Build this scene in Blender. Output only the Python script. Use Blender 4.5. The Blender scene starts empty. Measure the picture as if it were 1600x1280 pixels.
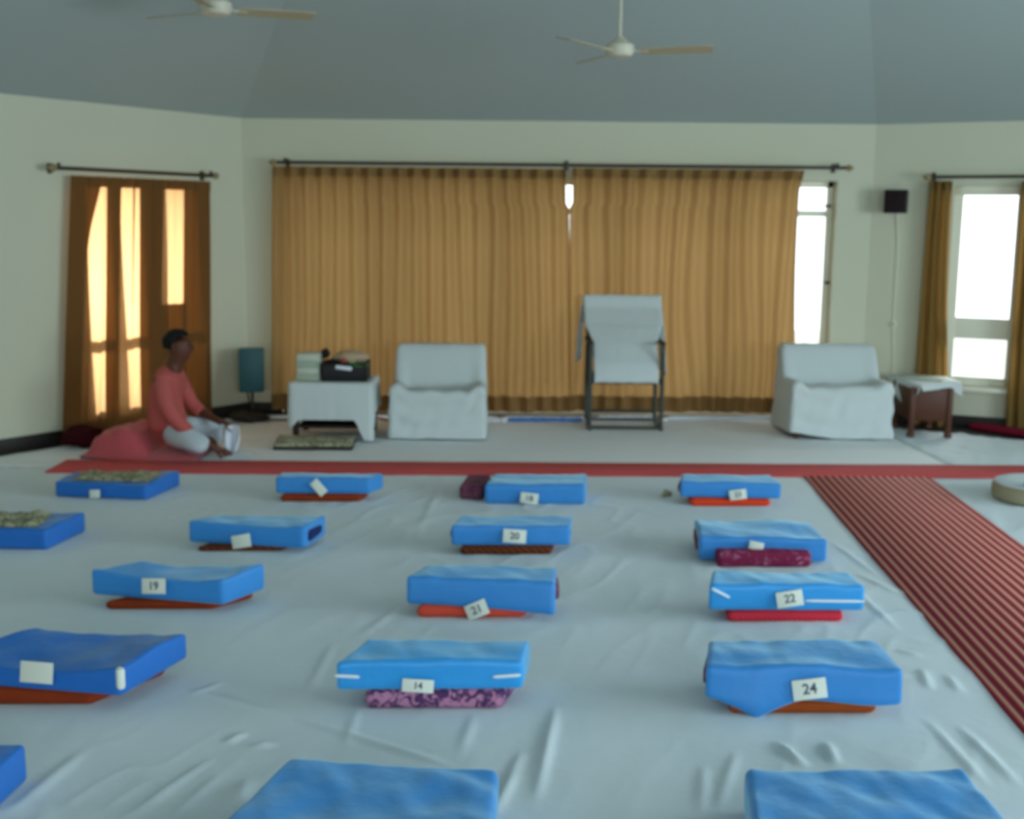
import bpy, bmesh, math, random
import numpy as np
from mathutils import Vector, Matrix, noise

random.seed(7)
R = math.radians
SC = bpy.context.scene
COL = SC.collection

# ------------------------------------------------------------------ camera
F = 1800.0                       # focal length in pixels of the 1600 px wide frame
PITCH = math.atan(288.0 / F)
ROLL = 0.010
CAM_H = 1.6
cam_data = bpy.data.cameras.new('camera')
cam = bpy.data.objects.new('camera', cam_data)
COL.objects.link(cam)
cam_data.sensor_width = 36.0
cam_data.lens = F / 1600.0 * 36.0
cam_data.clip_end = 200
CM = Matrix.Rotation(math.pi / 2 - PITCH, 4, 'X') @ Matrix.Rotation(ROLL, 4, 'Z')
cam.matrix_world = Matrix.Translation((0, 0, CAM_H)) @ CM
cam_data.dof.use_dof = True      # the photograph is softly out of focus
cam_data.dof.focus_distance = 1.1
cam_data.dof.aperture_fstop = cam_data.lens / 1000.0 / 0.0044
SC.camera = cam
CP = Vector((0, 0, CAM_H))

# ------------------------------------------------------------------ world, exposure
w = bpy.data.worlds.new('sky')
SC.world = w
w.use_nodes = True
bg = w.node_tree.nodes['Background']
bg.inputs[0].default_value = (0.88, 0.95, 1.0, 1)
bg.inputs[1].default_value = 2.6
SC.view_settings.view_transform = 'Standard'
SC.view_settings.look = 'None'
SC.view_settings.exposure = 0.2
SC.view_settings.gamma = 1.0
SC.view_settings.use_curve_mapping = False
SC.cycles.use_denoising = True
SC.cycles.max_bounces = 8
SC.cycles.sample_clamp_indirect = 4


def area(name, loc, target, sx, sy, power, col, spread=180):
    d = bpy.data.lights.new(name, 'AREA')
    d.shape = 'RECTANGLE'
    d.size, d.size_y = sx, sy
    d.energy = power
    d.color = col
    d.spread = R(spread)
    o = bpy.data.objects.new(name, d)
    COL.objects.link(o)
    o.location = loc
    o.rotation_euler = (Vector(target) - Vector(loc)).to_track_quat('-Z', 'Y').to_euler()
    return o


DAY = (0.68, 0.89, 1.0)
# daylight at the windows behind and to the right of the camera
area('daylight_right_window', (6.6, 3.9, 1.5), (0, 3.9, 0.7), 2.6, 1.6, 125, DAY)
area('daylight_right_window', (6.6, 0.6, 1.5), (0, 0.8, 0.9), 2.6, 1.6, 120, DAY)
area('daylight_rear_window', (2.2, -3.2, 1.5), (2.0, 3.0, 0.8), 2.6, 1.7, 85, DAY)
area('daylight_rear_window', (-1.8, -3.2, 1.5), (-1.2, 3.0, 0.8), 2.6, 1.7, 22, DAY)
# daylight outside the curtained openings of the front walls
area('daylight_left_window', (-5.05, 10.55, 1.35), (-3.13, 8.65, 1.05), 0.22, 0.22, 80, (1.0, 0.92, 0.84), 60)
area('daylight_front_opening', (1.9, 11.4, 1.5), (1.6, 9.5, 1.0), 3.4, 2.0, 15, (0.95, 0.97, 1.0))
area('daylight_right_front', (5.2, 10.3, 1.6), (3.6, 8.9, 1.2), 1.6, 1.6, 110, (0.95, 0.97, 1.0))


# ------------------------------------------------------------------ helpers
def ray(px, py):
    return (CM.to_3x3() @ Vector(((px - 800) / F, (640 - py) / F, -1.0))).normalized()


def P(px, py, z=0.0):
    d = ray(px, py)
    return CP + d * ((z - CAM_H) / d.z)


def PY(px, py, Y):
    d = ray(px, py)
    return CP + d * (Y / d.y)


def WP(px, py, wall, off=0.0):
    """ray against a wall plane moved into the room by off"""
    d = ray(px, py)
    n = wall['n']
    t = ((wall['a'] + n * off) - CP).dot(n) / d.dot(n)
    return CP + d * t


def nz(x, y=0.0, z=0.0):
    return noise.noise(Vector((x, y, z)))


def mesh_obj(name, verts, faces, m=None, parent=None, smooth=True):
    me = bpy.data.meshes.new(name)
    me.from_pydata([tuple(v) for v in verts], [], faces)
    me.validate()
    bm = bmesh.new()
    bm.from_mesh(me)
    bmesh.ops.remove_doubles(bm, verts=bm.verts, dist=1e-6)
    bmesh.ops.recalc_face_normals(bm, faces=bm.faces)
    bm.to_mesh(me)
    bm.free()
    if smooth:
        me.shade_smooth()
    o = bpy.data.objects.new(name, me)
    COL.objects.link(o)
    if m:
        me.materials.append(m)
    if parent:
        o.parent = parent
    return o


def empty(name, loc, rz=0.0):
    o = bpy.data.objects.new(name, None)
    o.empty_display_size = 0.1
    COL.objects.link(o)
    o.location = loc
    o.rotation_euler = (0, 0, rz)
    return o


def tag(o, label=None, cat=None, group=None, kind=None):
    if label:
        o['label'] = label
    if cat:
        o['category'] = cat
    if group:
        o['group'] = group
    if kind:
        o['kind'] = kind
    return o


class MB:
    def __init__(self):
        self.v, self.f = [], []

    def add(self, vs, fs):
        b = len(self.v)
        self.v += [Vector(v) for v in vs]
        self.f += [tuple(i + b for i in f) for f in fs]
        return self

    def box(self, c, s, rot=None, bev=0.0):
        bm = bmesh.new()
        bmesh.ops.create_cube(bm, size=1.0)
        for v in bm.verts:
            v.co = Vector((v.co.x * s[0], v.co.y * s[1], v.co.z * s[2]))
        if bev > 0:
            bmesh.ops.bevel(bm, geom=list(bm.edges), offset=min(bev, min(s) * 0.45), segments=2, affect='EDGES', profile=0.5)
        if rot:
            bm.transform(rot.to_4x4())
        bm.transform(Matrix.Translation(c))
        bm.verts.index_update()
        self.add([v.co.copy() for v in bm.verts], [[v.index for v in f.verts] for f in bm.faces])
        bm.free()
        return self

    def tube(self, pts, r, seg=10, caps=True):
        pts = [Vector(p) for p in pts]
        rs = r if isinstance(r, (list, tuple)) else [r] * len(pts)
        rings = []
        up = None
        for i, p in enumerate(pts):
            t = (pts[min(i + 1, len(pts) - 1)] - pts[max(i - 1, 0)]).normalized()
            if up is None:
                up = Vector((0, 0, 1)) if abs(t.z) < 0.9 else Vector((1, 0, 0))
            s_ = t.cross(up).normalized()
            up = s_.cross(t).normalized()
            rings.append([p + (s_ * math.cos(a) + up * math.sin(a)) * rs[i] for a in [2 * math.pi * k / seg for k in range(seg)]])
        vs = [v for q in rings for v in q]
        fs = []
        for i in range(len(rings) - 1):
            for k in range(seg):
                k2 = (k + 1) % seg
                fs.append((i * seg + k, i * seg + k2, (i + 1) * seg + k2, (i + 1) * seg + k))
        if caps:
            fs.append(tuple(range(seg))[::-1])
            fs.append(tuple((len(rings) - 1) * seg + k for k in range(seg)))
        return self.add(vs, fs)

    def lathe(self, prof, seg=20, at=(0, 0, 0)):
        at = Vector(at)
        vs, fs = [], []
        for r, z in prof:
            for k in range(seg):
                a = 2 * math.pi * k / seg
                vs.append(at + Vector((r * math.cos(a), r * math.sin(a), z)))
        for i in range(len(prof) - 1):
            for k in range(seg):
                k2 = (k + 1) % seg
                fs.append((i * seg + k, i * seg + k2, (i + 1) * seg + k2, (i + 1) * seg + k))
        fs.append(tuple(range(seg))[::-1])
        fs.append(tuple((len(prof) - 1) * seg + k for k in range(seg)))
        return self.add(vs, fs)

    def build(self, name, m, parent=None, smooth=True):
        o = mesh_obj(name, self.v, self.f, m, parent, smooth)
        if smooth:
            try:
                o.data.set_sharp_from_angle(angle=R(40))
            except Exception:
                pass
        return o


# ------------------------------------------------------------------ materials
def S(r, g, b):
    """sRGB 0-255 to linear"""
    return tuple(((c / 255) / 12.92 if c / 255 <= 0.04045 else ((c / 255 + 0.055) / 1.055) ** 2.4) for c in (r, g, b)) + (1,)


def mat(name, col, rough=0.8, spec=0.3, var=0.08, vscale=6.0, bump=0.0, bscale=60.0, sheen=0.0, metal=0.0, stretch=(1, 1, 1), coat=0.0):
    m = bpy.data.materials.new(name)
    m.use_nodes = True
    nt = m.node_tree
    b = nt.nodes['Principled BSDF']
    b.inputs['Roughness'].default_value = rough
    b.inputs['Specular IOR Level'].default_value = spec
    b.inputs['Metallic'].default_value = metal
    b.inputs['Sheen Weight'].default_value = sheen
    b.inputs['Sheen Roughness'].default_value = 0.4
    if name.endswith('blue_cotton') or name == 'blue_satin_cotton':
        b.inputs['Sheen Tint'].default_value = (0.55, 0.92, 1.0, 1)
    b.inputs['Coat Weight'].default_value = coat
    tc = nt.nodes.new('ShaderNodeTexCoord')
    mp = nt.nodes.new('ShaderNodeMapping')
    mp.inputs['Scale'].default_value = stretch
    nt.links.new(tc.outputs['Object'], mp.inputs['Vector'])
    n = nt.nodes.new('ShaderNodeTexNoise')
    n.inputs['Scale'].default_value = vscale
    n.inputs['Detail'].default_value = 5
    nt.links.new(mp.outputs[0], n.inputs['Vector'])
    mx = nt.nodes.new('ShaderNodeMix')
    mx.data_type = 'RGBA'
    c = Vector(col[:3])
    mx.inputs[6].default_value = tuple(c * (1 - var)) + (1,)
    mx.inputs[7].default_value = tuple(min(1, x) for x in c * (1 + var)) + (1,)
    nt.links.new(n.outputs['Fac'], mx.inputs[0])
    nt.links.new(mx.outputs[2], b.inputs['Base Color'])
    if bump > 0:
        n2 = nt.nodes.new('ShaderNodeTexNoise')
        n2.inputs['Scale'].default_value = bscale
        n2.inputs['Detail'].default_value = 4
        nt.links.new(mp.outputs[0], n2.inputs['Vector'])
        bp = nt.nodes.new('ShaderNodeBump')
        bp.inputs['Strength'].default_value = bump
        bp.inputs['Distance'].default_value = 0.01
        nt.links.new(n2.outputs['Fac'], bp.inputs['Height'])
        nt.links.new(bp.outputs[0], b.inputs['Normal'])
    return m


def mat_pattern(name, ca, cb, scale=18.0, thr=0.5, rough=0.8, kind='noise'):
    """two-tone printed cloth"""
    m = mat(name, ca, rough)
    nt = m.node_tree
    b = nt.nodes['Principled BSDF']
    tc = nt.nodes.new('ShaderNodeTexCoord')
    if kind == 'noise':
        t = nt.nodes.new('ShaderNodeTexNoise')
        t.inputs['Scale'].default_value = scale
        t.inputs['Distortion'].default_value = 1.6
        out = t.outputs['Fac']
    elif kind == 'wave':
        t = nt.nodes.new('ShaderNodeTexWave')
        t.bands_direction = 'DIAGONAL'
        t.inputs['Scale'].default_value = scale
        t.inputs['Distortion'].default_value = 2.0
        out = t.outputs['Fac']
    else:
        t = nt.nodes.new('ShaderNodeTexVoronoi')
        t.inputs['Scale'].default_value = scale
        out = t.outputs['Distance']
    nt.links.new(tc.outputs['Object'], t.inputs['Vector'])
    r = nt.nodes.new('ShaderNodeValToRGB')
    r.color_ramp.elements[0].position = thr - 0.06
    r.color_ramp.elements[1].position = thr + 0.06
    r.color_ramp.elements[0].color = ca
    r.color_ramp.elements[1].color = cb
    nt.links.new(out, r.inputs[0])
    nt.links.new(r.outputs[0], b.inputs['Base Color'])
    return m


def mat_curtain(name, col, trans, transl=0.45):
    m = bpy.data.materials.new(name)
    m.use_nodes = True
    nt = m.node_tree
    nt.nodes.remove(nt.nodes['Principled BSDF'])
    out = nt.nodes['Material Output']
    tc = nt.nodes.new('ShaderNodeTexCoord')
    mp = nt.nodes.new('ShaderNodeMapping')
    mp.inputs['Scale'].default_value = (9, 9, 0.7)
    nt.links.new(tc.outputs['Object'], mp.inputs[0])
    n = nt.nodes.new('ShaderNodeTexNoise')
    n.inputs['Scale'].default_value = 1.5
    n.inputs['Detail'].default_value = 3
    nt.links.new(mp.outputs[0], n.inputs['Vector'])
    mx = nt.nodes.new('ShaderNodeMix')
    mx.data_type = 'RGBA'
    c = Vector(col[:3])
    mx.inputs[6].default_value = tuple(c * 0.88) + (1,)
    mx.inputs[7].default_value = tuple(c * 1.12) + (1,)
    nt.links.new(n.outputs['Fac'], mx.inputs[0])
    d = nt.nodes.new('ShaderNodeBsdfDiffuse')
    t = nt.nodes.new('ShaderNodeBsdfTranslucent')
    t.inputs['Color'].default_value = trans
    s = nt.nodes.new('ShaderNodeMixShader')
    s.inputs[0].default_value = transl
    nt.links.new(mx.outputs[2], d.inputs['Color'])
    nt.links.new(d.outputs[0], s.inputs[1])
    nt.links.new(t.outputs[0], s.inputs[2])
    nt.links.new(s.outputs[0], out.inputs['Surface'])
    return m


def mat_glass():
    m = bpy.data.materials.new('window_glass')
    m.use_nodes = True
    nt = m.node_tree
    nt.nodes.remove(nt.nodes['Principled BSDF'])
    out = nt.nodes['Material Output']
    t = nt.nodes.new('ShaderNodeBsdfTransparent')
    t.inputs[0].default_value = (0.94, 0.96, 0.95, 1)
    g = nt.nodes.new('ShaderNodeBsdfGlossy')
    g.inputs['Roughness'].default_value = 0.05
    fr = nt.nodes.new('ShaderNodeFresnel')
    fr.inputs['IOR'].default_value = 1.3
    s = nt.nodes.new('ShaderNodeMixShader')
    nt.links.new(fr.outputs[0], s.inputs[0])
    nt.links.new(t.outputs[0], s.inputs[1])
    nt.links.new(g.outputs[0], s.inputs[2])
    nt.links.new(s.outputs[0], out.inputs['Surface'])
    return m


def mat_stripes(name, period=0.047):
    m = mat(name, S(120, 30, 40), 0.8)
    nt = m.node_tree
    b = nt.nodes['Principled BSDF']
    tc = nt.nodes.new('ShaderNodeTexCoord')
    sp = nt.nodes.new('ShaderNodeSeparateXYZ')
    nt.links.new(tc.outputs['Object'], sp.inputs[0])
    dv = nt.nodes.new('ShaderNodeMath')
    dv.operation = 'DIVIDE'
    dv.inputs[1].default_value = period
    nt.links.new(sp.outputs[0], dv.inputs[0])
    fr = nt.nodes.new('ShaderNodeMath')
    fr.operation = 'FRACT'
    nt.links.new(dv.outputs[0], fr.inputs[0])
    r = nt.nodes.new('ShaderNodeValToRGB')
    e = r.color_ramp.elements
    e[0].position = 0.0
    e[0].color = S(118, 16, 40)
    e[1].position = 0.30
    e[1].color = S(188, 56, 68)
    for p_, c_ in ((0.43, S(228, 166, 136)), (0.61, S(236, 186, 154)), (0.70, S(188, 56, 68)), (0.98, S(118, 16, 40))):
        q = e.new(p_)
        q.color = c_
    nt.links.new(fr.outputs[0], r.inputs[0])
    nt.links.new(r.outputs[0], b.inputs['Base Color'])
    return m


M = {}
M['wall'] = mat('cream_wall_paint', S(208, 206, 182), 0.9, 0.2, 0.02, 1.2, 0.02, 200)
M['ceiling'] = mat('pale_ceiling_paint', S(170, 182, 180), 0.95, 0.1, 0.02, 0.8)
M['stone'] = mat('dark_stone_floor', S(70, 66, 62), 0.4, 0.5, 0.15, 4)
M['skirt'] = mat('dark_skirting', S(38, 32, 30), 0.5, 0.4, 0.1, 8)
M['sheet'] = mat('white_cotton_sheet', S(218, 226, 228), 0.85, 0.2, 0.03, 1.5, 0.3, 13, sheen=0.1)
M['sheet_front'] = mat('worn_white_cotton', S(236, 238, 238), 0.85, 0.2, 0.03, 1.5, 0.2, 7)
M['red'] = mat('red_cotton_strip', S(206, 86, 84), 0.85, 0.2, 0.06, 8, 0.1, 80)
M['stripe'] = mat_stripes('striped_runner')
M['blue'] = mat('blue_satin_cotton', S(44, 134, 208), 0.5, 0.5, 0.05, 5, 0.45, 13, sheen=0.75)
M['blue_light'] = mat('bright_blue_cotton', S(42, 154, 226), 0.4, 0.5, 0.05, 5, 0.4, 13, sheen=0.75)
M['blue_deep'] = mat('deep_blue_cotton', S(26, 106, 192), 0.55, 0.4, 0.06, 5, 0.6, 11, sheen=0.3)
M['blue_dark'] = mat('navy_cloth', S(20, 34, 90), 0.8)
M['core'] = mat_pattern('maroon_cushion_print', S(96, 44, 70), S(130, 74, 92), 30)
M['rust'] = mat('rust_brown_cotton', S(140, 52, 20), 0.85, 0.2, 0.15, 20, 0.3, 40)
M['brown'] = mat_pattern('brown_woven_print', S(122, 56, 16), S(74, 32, 12), 16, 0.5, kind='wave')
M['orange'] = mat('orange_red_cotton', S(224, 66, 30), 0.8, 0.2, 0.08, 12, 0.3, 40)
M['scarlet'] = mat('scarlet_cotton', S(224, 80, 58), 0.8, 0.2, 0.08, 12, 0.3, 40)
M['coral'] = mat_pattern('coral_red_print', S(226, 52, 72), S(196, 34, 52), 30, 0.5, kind='wave')
M['maroon'] = mat_pattern('maroon_print', S(128, 26, 66), S(176, 110, 140), 24, 0.62)
M['purple'] = mat_pattern('purple_print', S(84, 48, 92), S(190, 128, 160), 26, 0.5)
M['ochre'] = mat('ochre_brown_cotton', S(158, 72, 24), 0.85, 0.2, 0.15, 14, 0.3, 40)
M['card'] = mat('white_card', S(226, 228, 214), 0.7, 0.3, 0.02)
M['ink'] = mat('blue_black_ink', S(74, 84, 98), 0.6)
M['piping'] = mat('white_piping', S(232, 238, 240), 0.5)
M['cloth_beige'] = mat_pattern('beige_mottled_cloth', S(176, 170, 140), S(110, 112, 86), 22, 0.52)
M['cover'] = mat('white_slipcover_cotton', S(208, 214, 212), 0.85, 0.2, 0.02, 2, 0.2, 16)
M['curtain'] = mat_curtain('ochre_curtain', S(160, 124, 78), S(202, 160, 104), 0.30)
M['curtain_left'] = mat_curtain('brown_curtain', S(132, 94, 54), S(228, 184, 132), 0.34)
M['curtain_fold_shade'] = mat_curtain('brown_fold_shade', S(128, 92, 52), S(140, 96, 50), 0.14)  # denser copy of the brown cloth, blocks light between glowing panes
M['curtain_right'] = mat_curtain('olive_brown_curtain', S(128, 104, 60), S(225, 165, 90), 0.3)
M['glass'] = mat_glass()
M['frame'] = mat('cream_window_paint', S(238, 234, 212), 0.5, 0.4, 0.02)
M['rod'] = mat('dark_brown_rod', S(52, 38, 22), 0.4, 0.5)
M['brass'] = mat('dull_brass', S(150, 128, 84), 0.4, 0.5)
M['black'] = mat('black_plastic', S(22, 18, 20), 0.5, 0.4)
M['grille'] = mat('dark_speaker_grille', S(40, 28, 30), 0.9, 0.2, 0.3, 150, 0.5, 300)
M['wood'] = mat('dark_red_wood', S(84, 40, 14), 0.5, 0.4, 0.2, 6, 0.1, 30, stretch=(6, 6, 1))
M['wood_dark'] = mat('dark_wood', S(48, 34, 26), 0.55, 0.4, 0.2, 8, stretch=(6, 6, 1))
M['metal'] = mat('dark_grey_green_metal', S(56, 60, 52), 0.45, 0.5, 0.06)
M['teal'] = mat('teal_plastic', S(48, 96, 104), 0.5, 0.4, 0.05)
M['cable'] = mat('dark_cable', S(44, 36, 30), 0.6)
M['fan'] = mat('cream_fan_enamel', S(206, 198, 176), 0.4, 0.5, 0.03)
M['fan_blade'] = mat('tan_fan_blade', S(176, 164, 134), 0.5, 0.4, 0.05)
M['skin'] = mat('brown_skin', S(96, 52, 34), 0.55, 0.4, 0.06, 10)
M['hair'] = mat('black_hair', S(16, 12, 12), 0.7, 0.3, 0.2, 60, 0.6, 120)
M['shirt'] = mat('salmon_pink_cotton', S(188, 92, 86), 0.85, 0.2, 0.06, 8, 0.3, 25)
M['trousers'] = mat('pale_grey_cotton', S(192, 200, 206), 0.85, 0.2, 0.04, 8, 0.3, 25)
M['pink'] = mat('pink_red_blanket', S(192, 84, 90), 0.9, 0.2, 0.1, 6, 0.4, 20, sheen=0.2)
M['maroon_bag'] = mat('dark_maroon_cloth', S(60, 14, 22), 0.9, 0.1, 0.2, 6, 0.4, 20)
M['paper'] = mat('white_paper', S(226, 230, 236), 0.7, 0.3, 0.02)
M['book_g'] = mat('pale_green_card', S(168, 180, 158), 0.7, 0.3, 0.05)
M['book_w'] = mat('pale_cream_card', S(198, 202, 184), 0.7, 0.3, 0.05)
M['green'] = mat('green_plastic', S(70, 150, 60), 0.4, 0.5)
M['red_small'] = mat('red_plastic', S(190, 50, 50), 0.5, 0.4)
M['tan_cloth'] = mat('pinkish_tan_cloth', S(186, 160, 132), 0.85, 0.2, 0.1, 14, 0.3, 30)
M['darkred'] = mat('dark_crimson_cloth', S(130, 18, 44), 0.85, 0.2, 0.1, 8, 0.3, 20)
M['tarp'] = mat('blue_plastic_sheet', S(60, 120, 190), 0.35, 0.5, 0.05)
M['ground'] = mat('pale_outdoor_paving', S(200, 196, 186), 0.9)
M['beige_cushion'] = mat('beige_cushion_cloth', S(168, 158, 128), 0.85, 0.2, 0.06, 8, 0.2, 30)

# ------------------------------------------------------------------ room shell
WH = 2.44                        # height of the walls; the ceiling rises from there
YB = P(850, 651).y               # front wall seen in the photo
A = PY(388, 600, YB); A.z = 0
C = PY(1346, 600, YB); C.z = 0
B0 = P(0, 709); D0 = P(1600, 675)
LD = (B0 - A).normalized(); RD = (D0 - C).normalized()
B = A + LD * 4.1
D = C + RD * 4.4
E = Vector((D.x, -3.0, 0)); G = Vector((B.x, -3.0, 0))
APEX = Vector((0.55, 3.0, 4.95))


def wall_frame(a, b):
    d = (b - a).normalized()
    n = Vector((-d.y, d.x, 0))
    if (APEX - a).dot(n) < 0:
        n = -n
    return dict(a=a.copy(), b=b.copy(), d=d, n=n, L=(b - a).length)


W_BACK, W_LEFT, W_RIGHT = wall_frame(A, C), wall_frame(A, B), wall_frame(C, D)
W_SL, W_SR, W_REAR = wall_frame(B, G), wall_frame(D, E), wall_frame(G, E)


def s_of(p, wl):
    return (p - wl['a']).dot(wl['d'])


def build_wall(name, wl, openings, th=0.22, top=WH):
    ss = sorted({0.0, wl['L']} | {o[0] for o in openings} | {o[1] for o in openings})
    zs = sorted({0.0, top} | {o[2] for o in openings} | {o[3] for o in openings})
    a, d, n = wl['a'], wl['d'], wl['n']

    def solid(i, j):
        if i < 0 or j < 0 or i >= len(ss) - 1 or j >= len(zs) - 1:
            return False
        sm, zm = (ss[i] + ss[i + 1]) / 2, (zs[j] + zs[j + 1]) / 2
        return not any(o[0] < sm < o[1] and o[2] < zm < o[3] for o in openings)

    def pt(s, z, t):
        return a + d * s - n * t + Vector((0, 0, z))
    mb = MB()
    for i in range(len(ss) - 1):
        for j in range(len(zs) - 1):
            if not solid(i, j):
                continue
            s0, s1, z0, z1 = ss[i], ss[i + 1], zs[j], zs[j + 1]
            for t in (0, th):
                mb.add([pt(s0, z0, t), pt(s1, z0, t), pt(s1, z1, t), pt(s0, z1, t)], [(0, 1, 2, 3)])
            for di, dj, q in ((-1, 0, (s0, z0, s0, z1)), (1, 0, (s1, z0, s1, z1)), (0, -1, (s0, z0, s1, z0)), (0, 1, (s0, z1, s1, z1))):
                if not solid(i + di, j + dj):
                    mb.add([pt(q[0], q[1], 0), pt(q[2], q[3], 0), pt(q[2], q[3], th), pt(q[0], q[1], th)], [(0, 1, 2, 3)])
    o = mb.build(name, M['wall'], smooth=False)
    tag(o, kind='structure')
    return o


# openings, taken from the photo on each wall
bx0 = s_of(WP(436, 400, W_BACK), W_BACK); bx1 = s_of(WP(1303, 400, W_BACK), W_BACK)
bz1 = WP(1290, 283, W_BACK).z
OP_BACK = (bx0, bx1, 0.0, bz1)
lx1 = s_of(WP(122, 400, W_LEFT), W_LEFT); lx0 = s_of(WP(308, 400, W_LEFT), W_LEFT)
lz0 = WP(145, 645, W_LEFT).z; lz1 = WP(145, 283, W_LEFT).z
OP_LEFT = (lx0, lx1, lz0, lz1)
rx0 = s_of(WP(1484, 400, W_RIGHT), W_RIGHT); rx1 = s_of(WP(1600, 400, W_RIGHT), W_RIGHT)
rz0 = WP(1540, 606, W_RIGHT).z; rz1 = WP(1540, 290, W_RIGHT).z
OP_RIGHT = (rx0, rx1, rz0, rz1)

build_wall('wall_front', W_BACK, [OP_BACK])
build_wall('wall_front_left', W_LEFT, [OP_LEFT])
build_wall('wall_front_right', W_RIGHT, [OP_RIGHT])
build_wall('wall_left', W_SL, [])
LR = W_SR['L']
build_wall('wall_right', W_SR, [(D.y - 5.2, D.y - 2.6, 0.7, 2.3), (D.y - 1.9, D.y + 0.7, 0.7, 2.3)])
rxc = [2.2 - G.x, -1.8 - G.x]
build_wall('wall_rear', W_REAR, [(rxc[1] - 1.3, rxc[1] + 1.3, 0.65, 2.3), (rxc[0] - 1.3, rxc[0] + 1.3, 0.65, 2.3)])

poly = [A, C, D, E, G, B]
fl = mesh_obj('floor', [p + Vector((0, 0, z)) + (p - Vector((0.5, 3, 0))).normalized() * 0.22 for z in (0, -0.15) for p in poly],
              [tuple(range(6)), tuple(range(6, 12))] + [(i, (i + 1) % 6, 6 + (i + 1) % 6, 6 + i) for i in range(6)], M['stone'], smooth=False)
tag(fl, kind='structure')
cv = [p + Vector((0, 0, WH)) for p in poly] + [APEX] + [p + Vector((0, 0, WH + 0.15)) + (p - Vector((0.5, 3, 0))).normalized() * 0.25 for p in poly] + [APEX + Vector((0, 0, 0.15))]
cf = [(i, (i + 1) % 6, 6) for i in range(6)] + [(7 + i, 7 + (i + 1) % 6, 13) for i in range(6)] + [(i, (i + 1) % 6, 7 + (i + 1) % 6, 7 + i) for i in range(6)]
tag(mesh_obj('ceiling', cv, cf, M['ceiling'], smooth=False), kind='structure')
gr = MB().box((0, 14, -0.2), (30, 12, 0.1)).build('ground', M['ground'], smooth=False)
tag(gr, kind='structure')


def strip_on_wall(name, wl, s0, s1, z0, z1, t, m, parent=None):
    mb = MB()
    a, d, n = wl['a'], wl['d'], wl['n']
    c = a + d * ((s0 + s1) / 2) + n * (t / 2) + Vector((0, 0, (z0 + z1) / 2))
    rot = Matrix((d, n, Vector((0, 0, 1)))).transposed()
    mb.box(c, (abs(s1 - s0), abs(t), z1 - z0), rot, 0.004)
    return mb.build(name, m, parent)


for nm, wl, s0, s1 in (('baseboard_left', W_LEFT, 0, W_LEFT['L']), ('baseboard_right', W_RIGHT, 0, W_RIGHT['L']),
                       ('baseboard_front', W_BACK, 0, bx0), ('baseboard_front_right', W_BACK, bx1, W_BACK['L'])):
    tag(strip_on_wall(nm, wl, s0, s1, 0, 0.1, 0.02, M['skirt']), kind='structure')


# windows: frame with bars + panes, set inside the wall thickness
def window(name, wl, op, vbars, hbars, bw=0.05, inset=0.08, fw=0.06):
    a, d, n = wl['a'], wl['d'], wl['n']
    rot = Matrix((d, n, Vector((0, 0, 1)))).transposed()
    s0, s1, z0, z1 = op
    root = empty(name, a + d * ((s0 + s1) / 2) + Vector((0, 0, z0)))
    tag(root, kind='structure')
    off = -root.location

    def bar(mb, sa, sb, za, zb, t=0.05):
        mb.box(a + d * ((sa + sb) / 2) - n * inset + Vector((0, 0, (za + zb) / 2)) + off, (sb - sa, t, zb - za), rot, 0.004)
    mb = MB()
    bar(mb, s0, s0 + fw, z0, z1); bar(mb, s1 - fw, s1, z0, z1)
    bar(mb, s0, s1, z0, z0 + fw); bar(mb, s0, s1, z1 - fw, z1)
    for s, w_ in vbars:
        bar(mb, s - w_ / 2, s + w_ / 2, z0, z1, 0.045)
    for z, w_ in hbars:
        bar(mb, s0, s1, z - w_ / 2, z + w_ / 2, 0.04)
    mb.build('window_frame', M['frame'], root)
    vs = sorted([s0 + fw] + [x for s, w_ in vbars for x in (s - w_ / 2, s + w_ / 2)] + [s1 - fw])
    hs = sorted([z0 + fw] + [x for z, w_ in hbars for x in (z - w_ / 2, z + w_ / 2)] + [z1 - fw])
    for i in range(0, len(vs), 2):
        for j in range(0, len(hs), 2):
            g = MB()
            g.box(a + d * ((vs[i] + vs[i + 1]) / 2) - n * inset + Vector((0, 0, (hs[j] + hs[j + 1]) / 2)) + off,
                  (vs[i + 1] - vs[i] - 0.002, 0.006, hs[j + 1] - hs[j] - 0.002), rot)
            g.build('pane', M['glass'], root, smooth=False)
    return root


def sl(px):
    return s_of(WP(px, 400, W_LEFT), W_LEFT)


zt = WP(150, 534, W_LEFT).z
window('window_1', W_LEFT, OP_LEFT, [((sl(168) + sl(184)) / 2, abs(sl(168) - sl(184))), ((sl(216) + sl(250)) / 2, abs(sl(216) - sl(250)))],
       [(zt, 0.075)], inset=0.05, fw=0.05)
zt2 = WP(1540, 515, W_RIGHT).z
wr = window('window_2', W_RIGHT, OP_RIGHT, [], [(zt2, 0.17)], inset=0.08, fw=0.075)
# sill of the right window
strip = strip_on_wall('window_sill', W_RIGHT, rx0 - 0.03, rx1 + 0.05, rz0 - 0.035, rz0 - 0.002, 0.05, M['frame'])
strip.parent = wr
strip.matrix_parent_inverse = Matrix.Translation(wr.location).inverted()
strip.matrix_parent_inverse = wr.matrix_world.inverted() if wr.matrix_world.translation.length > 0 else Matrix.Translation(-wr.location)

# the wide glazed doors behind the long curtains
root = window('door_1', W_BACK, OP_BACK, [(bx0 + (bx1 - bx0) * k / 5, 0.07) for k in range(1, 5)], [(1.72, 0.05)], inset=0.14, fw=0.05)
for py in (322, 442):
    q = WP(1293, py, W_BACK, -0.10) - root.location
    MB().box(q, (0.05, 0.03, 0.02), None, 0.005).build('door_latch', M['metal'], root)

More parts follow.
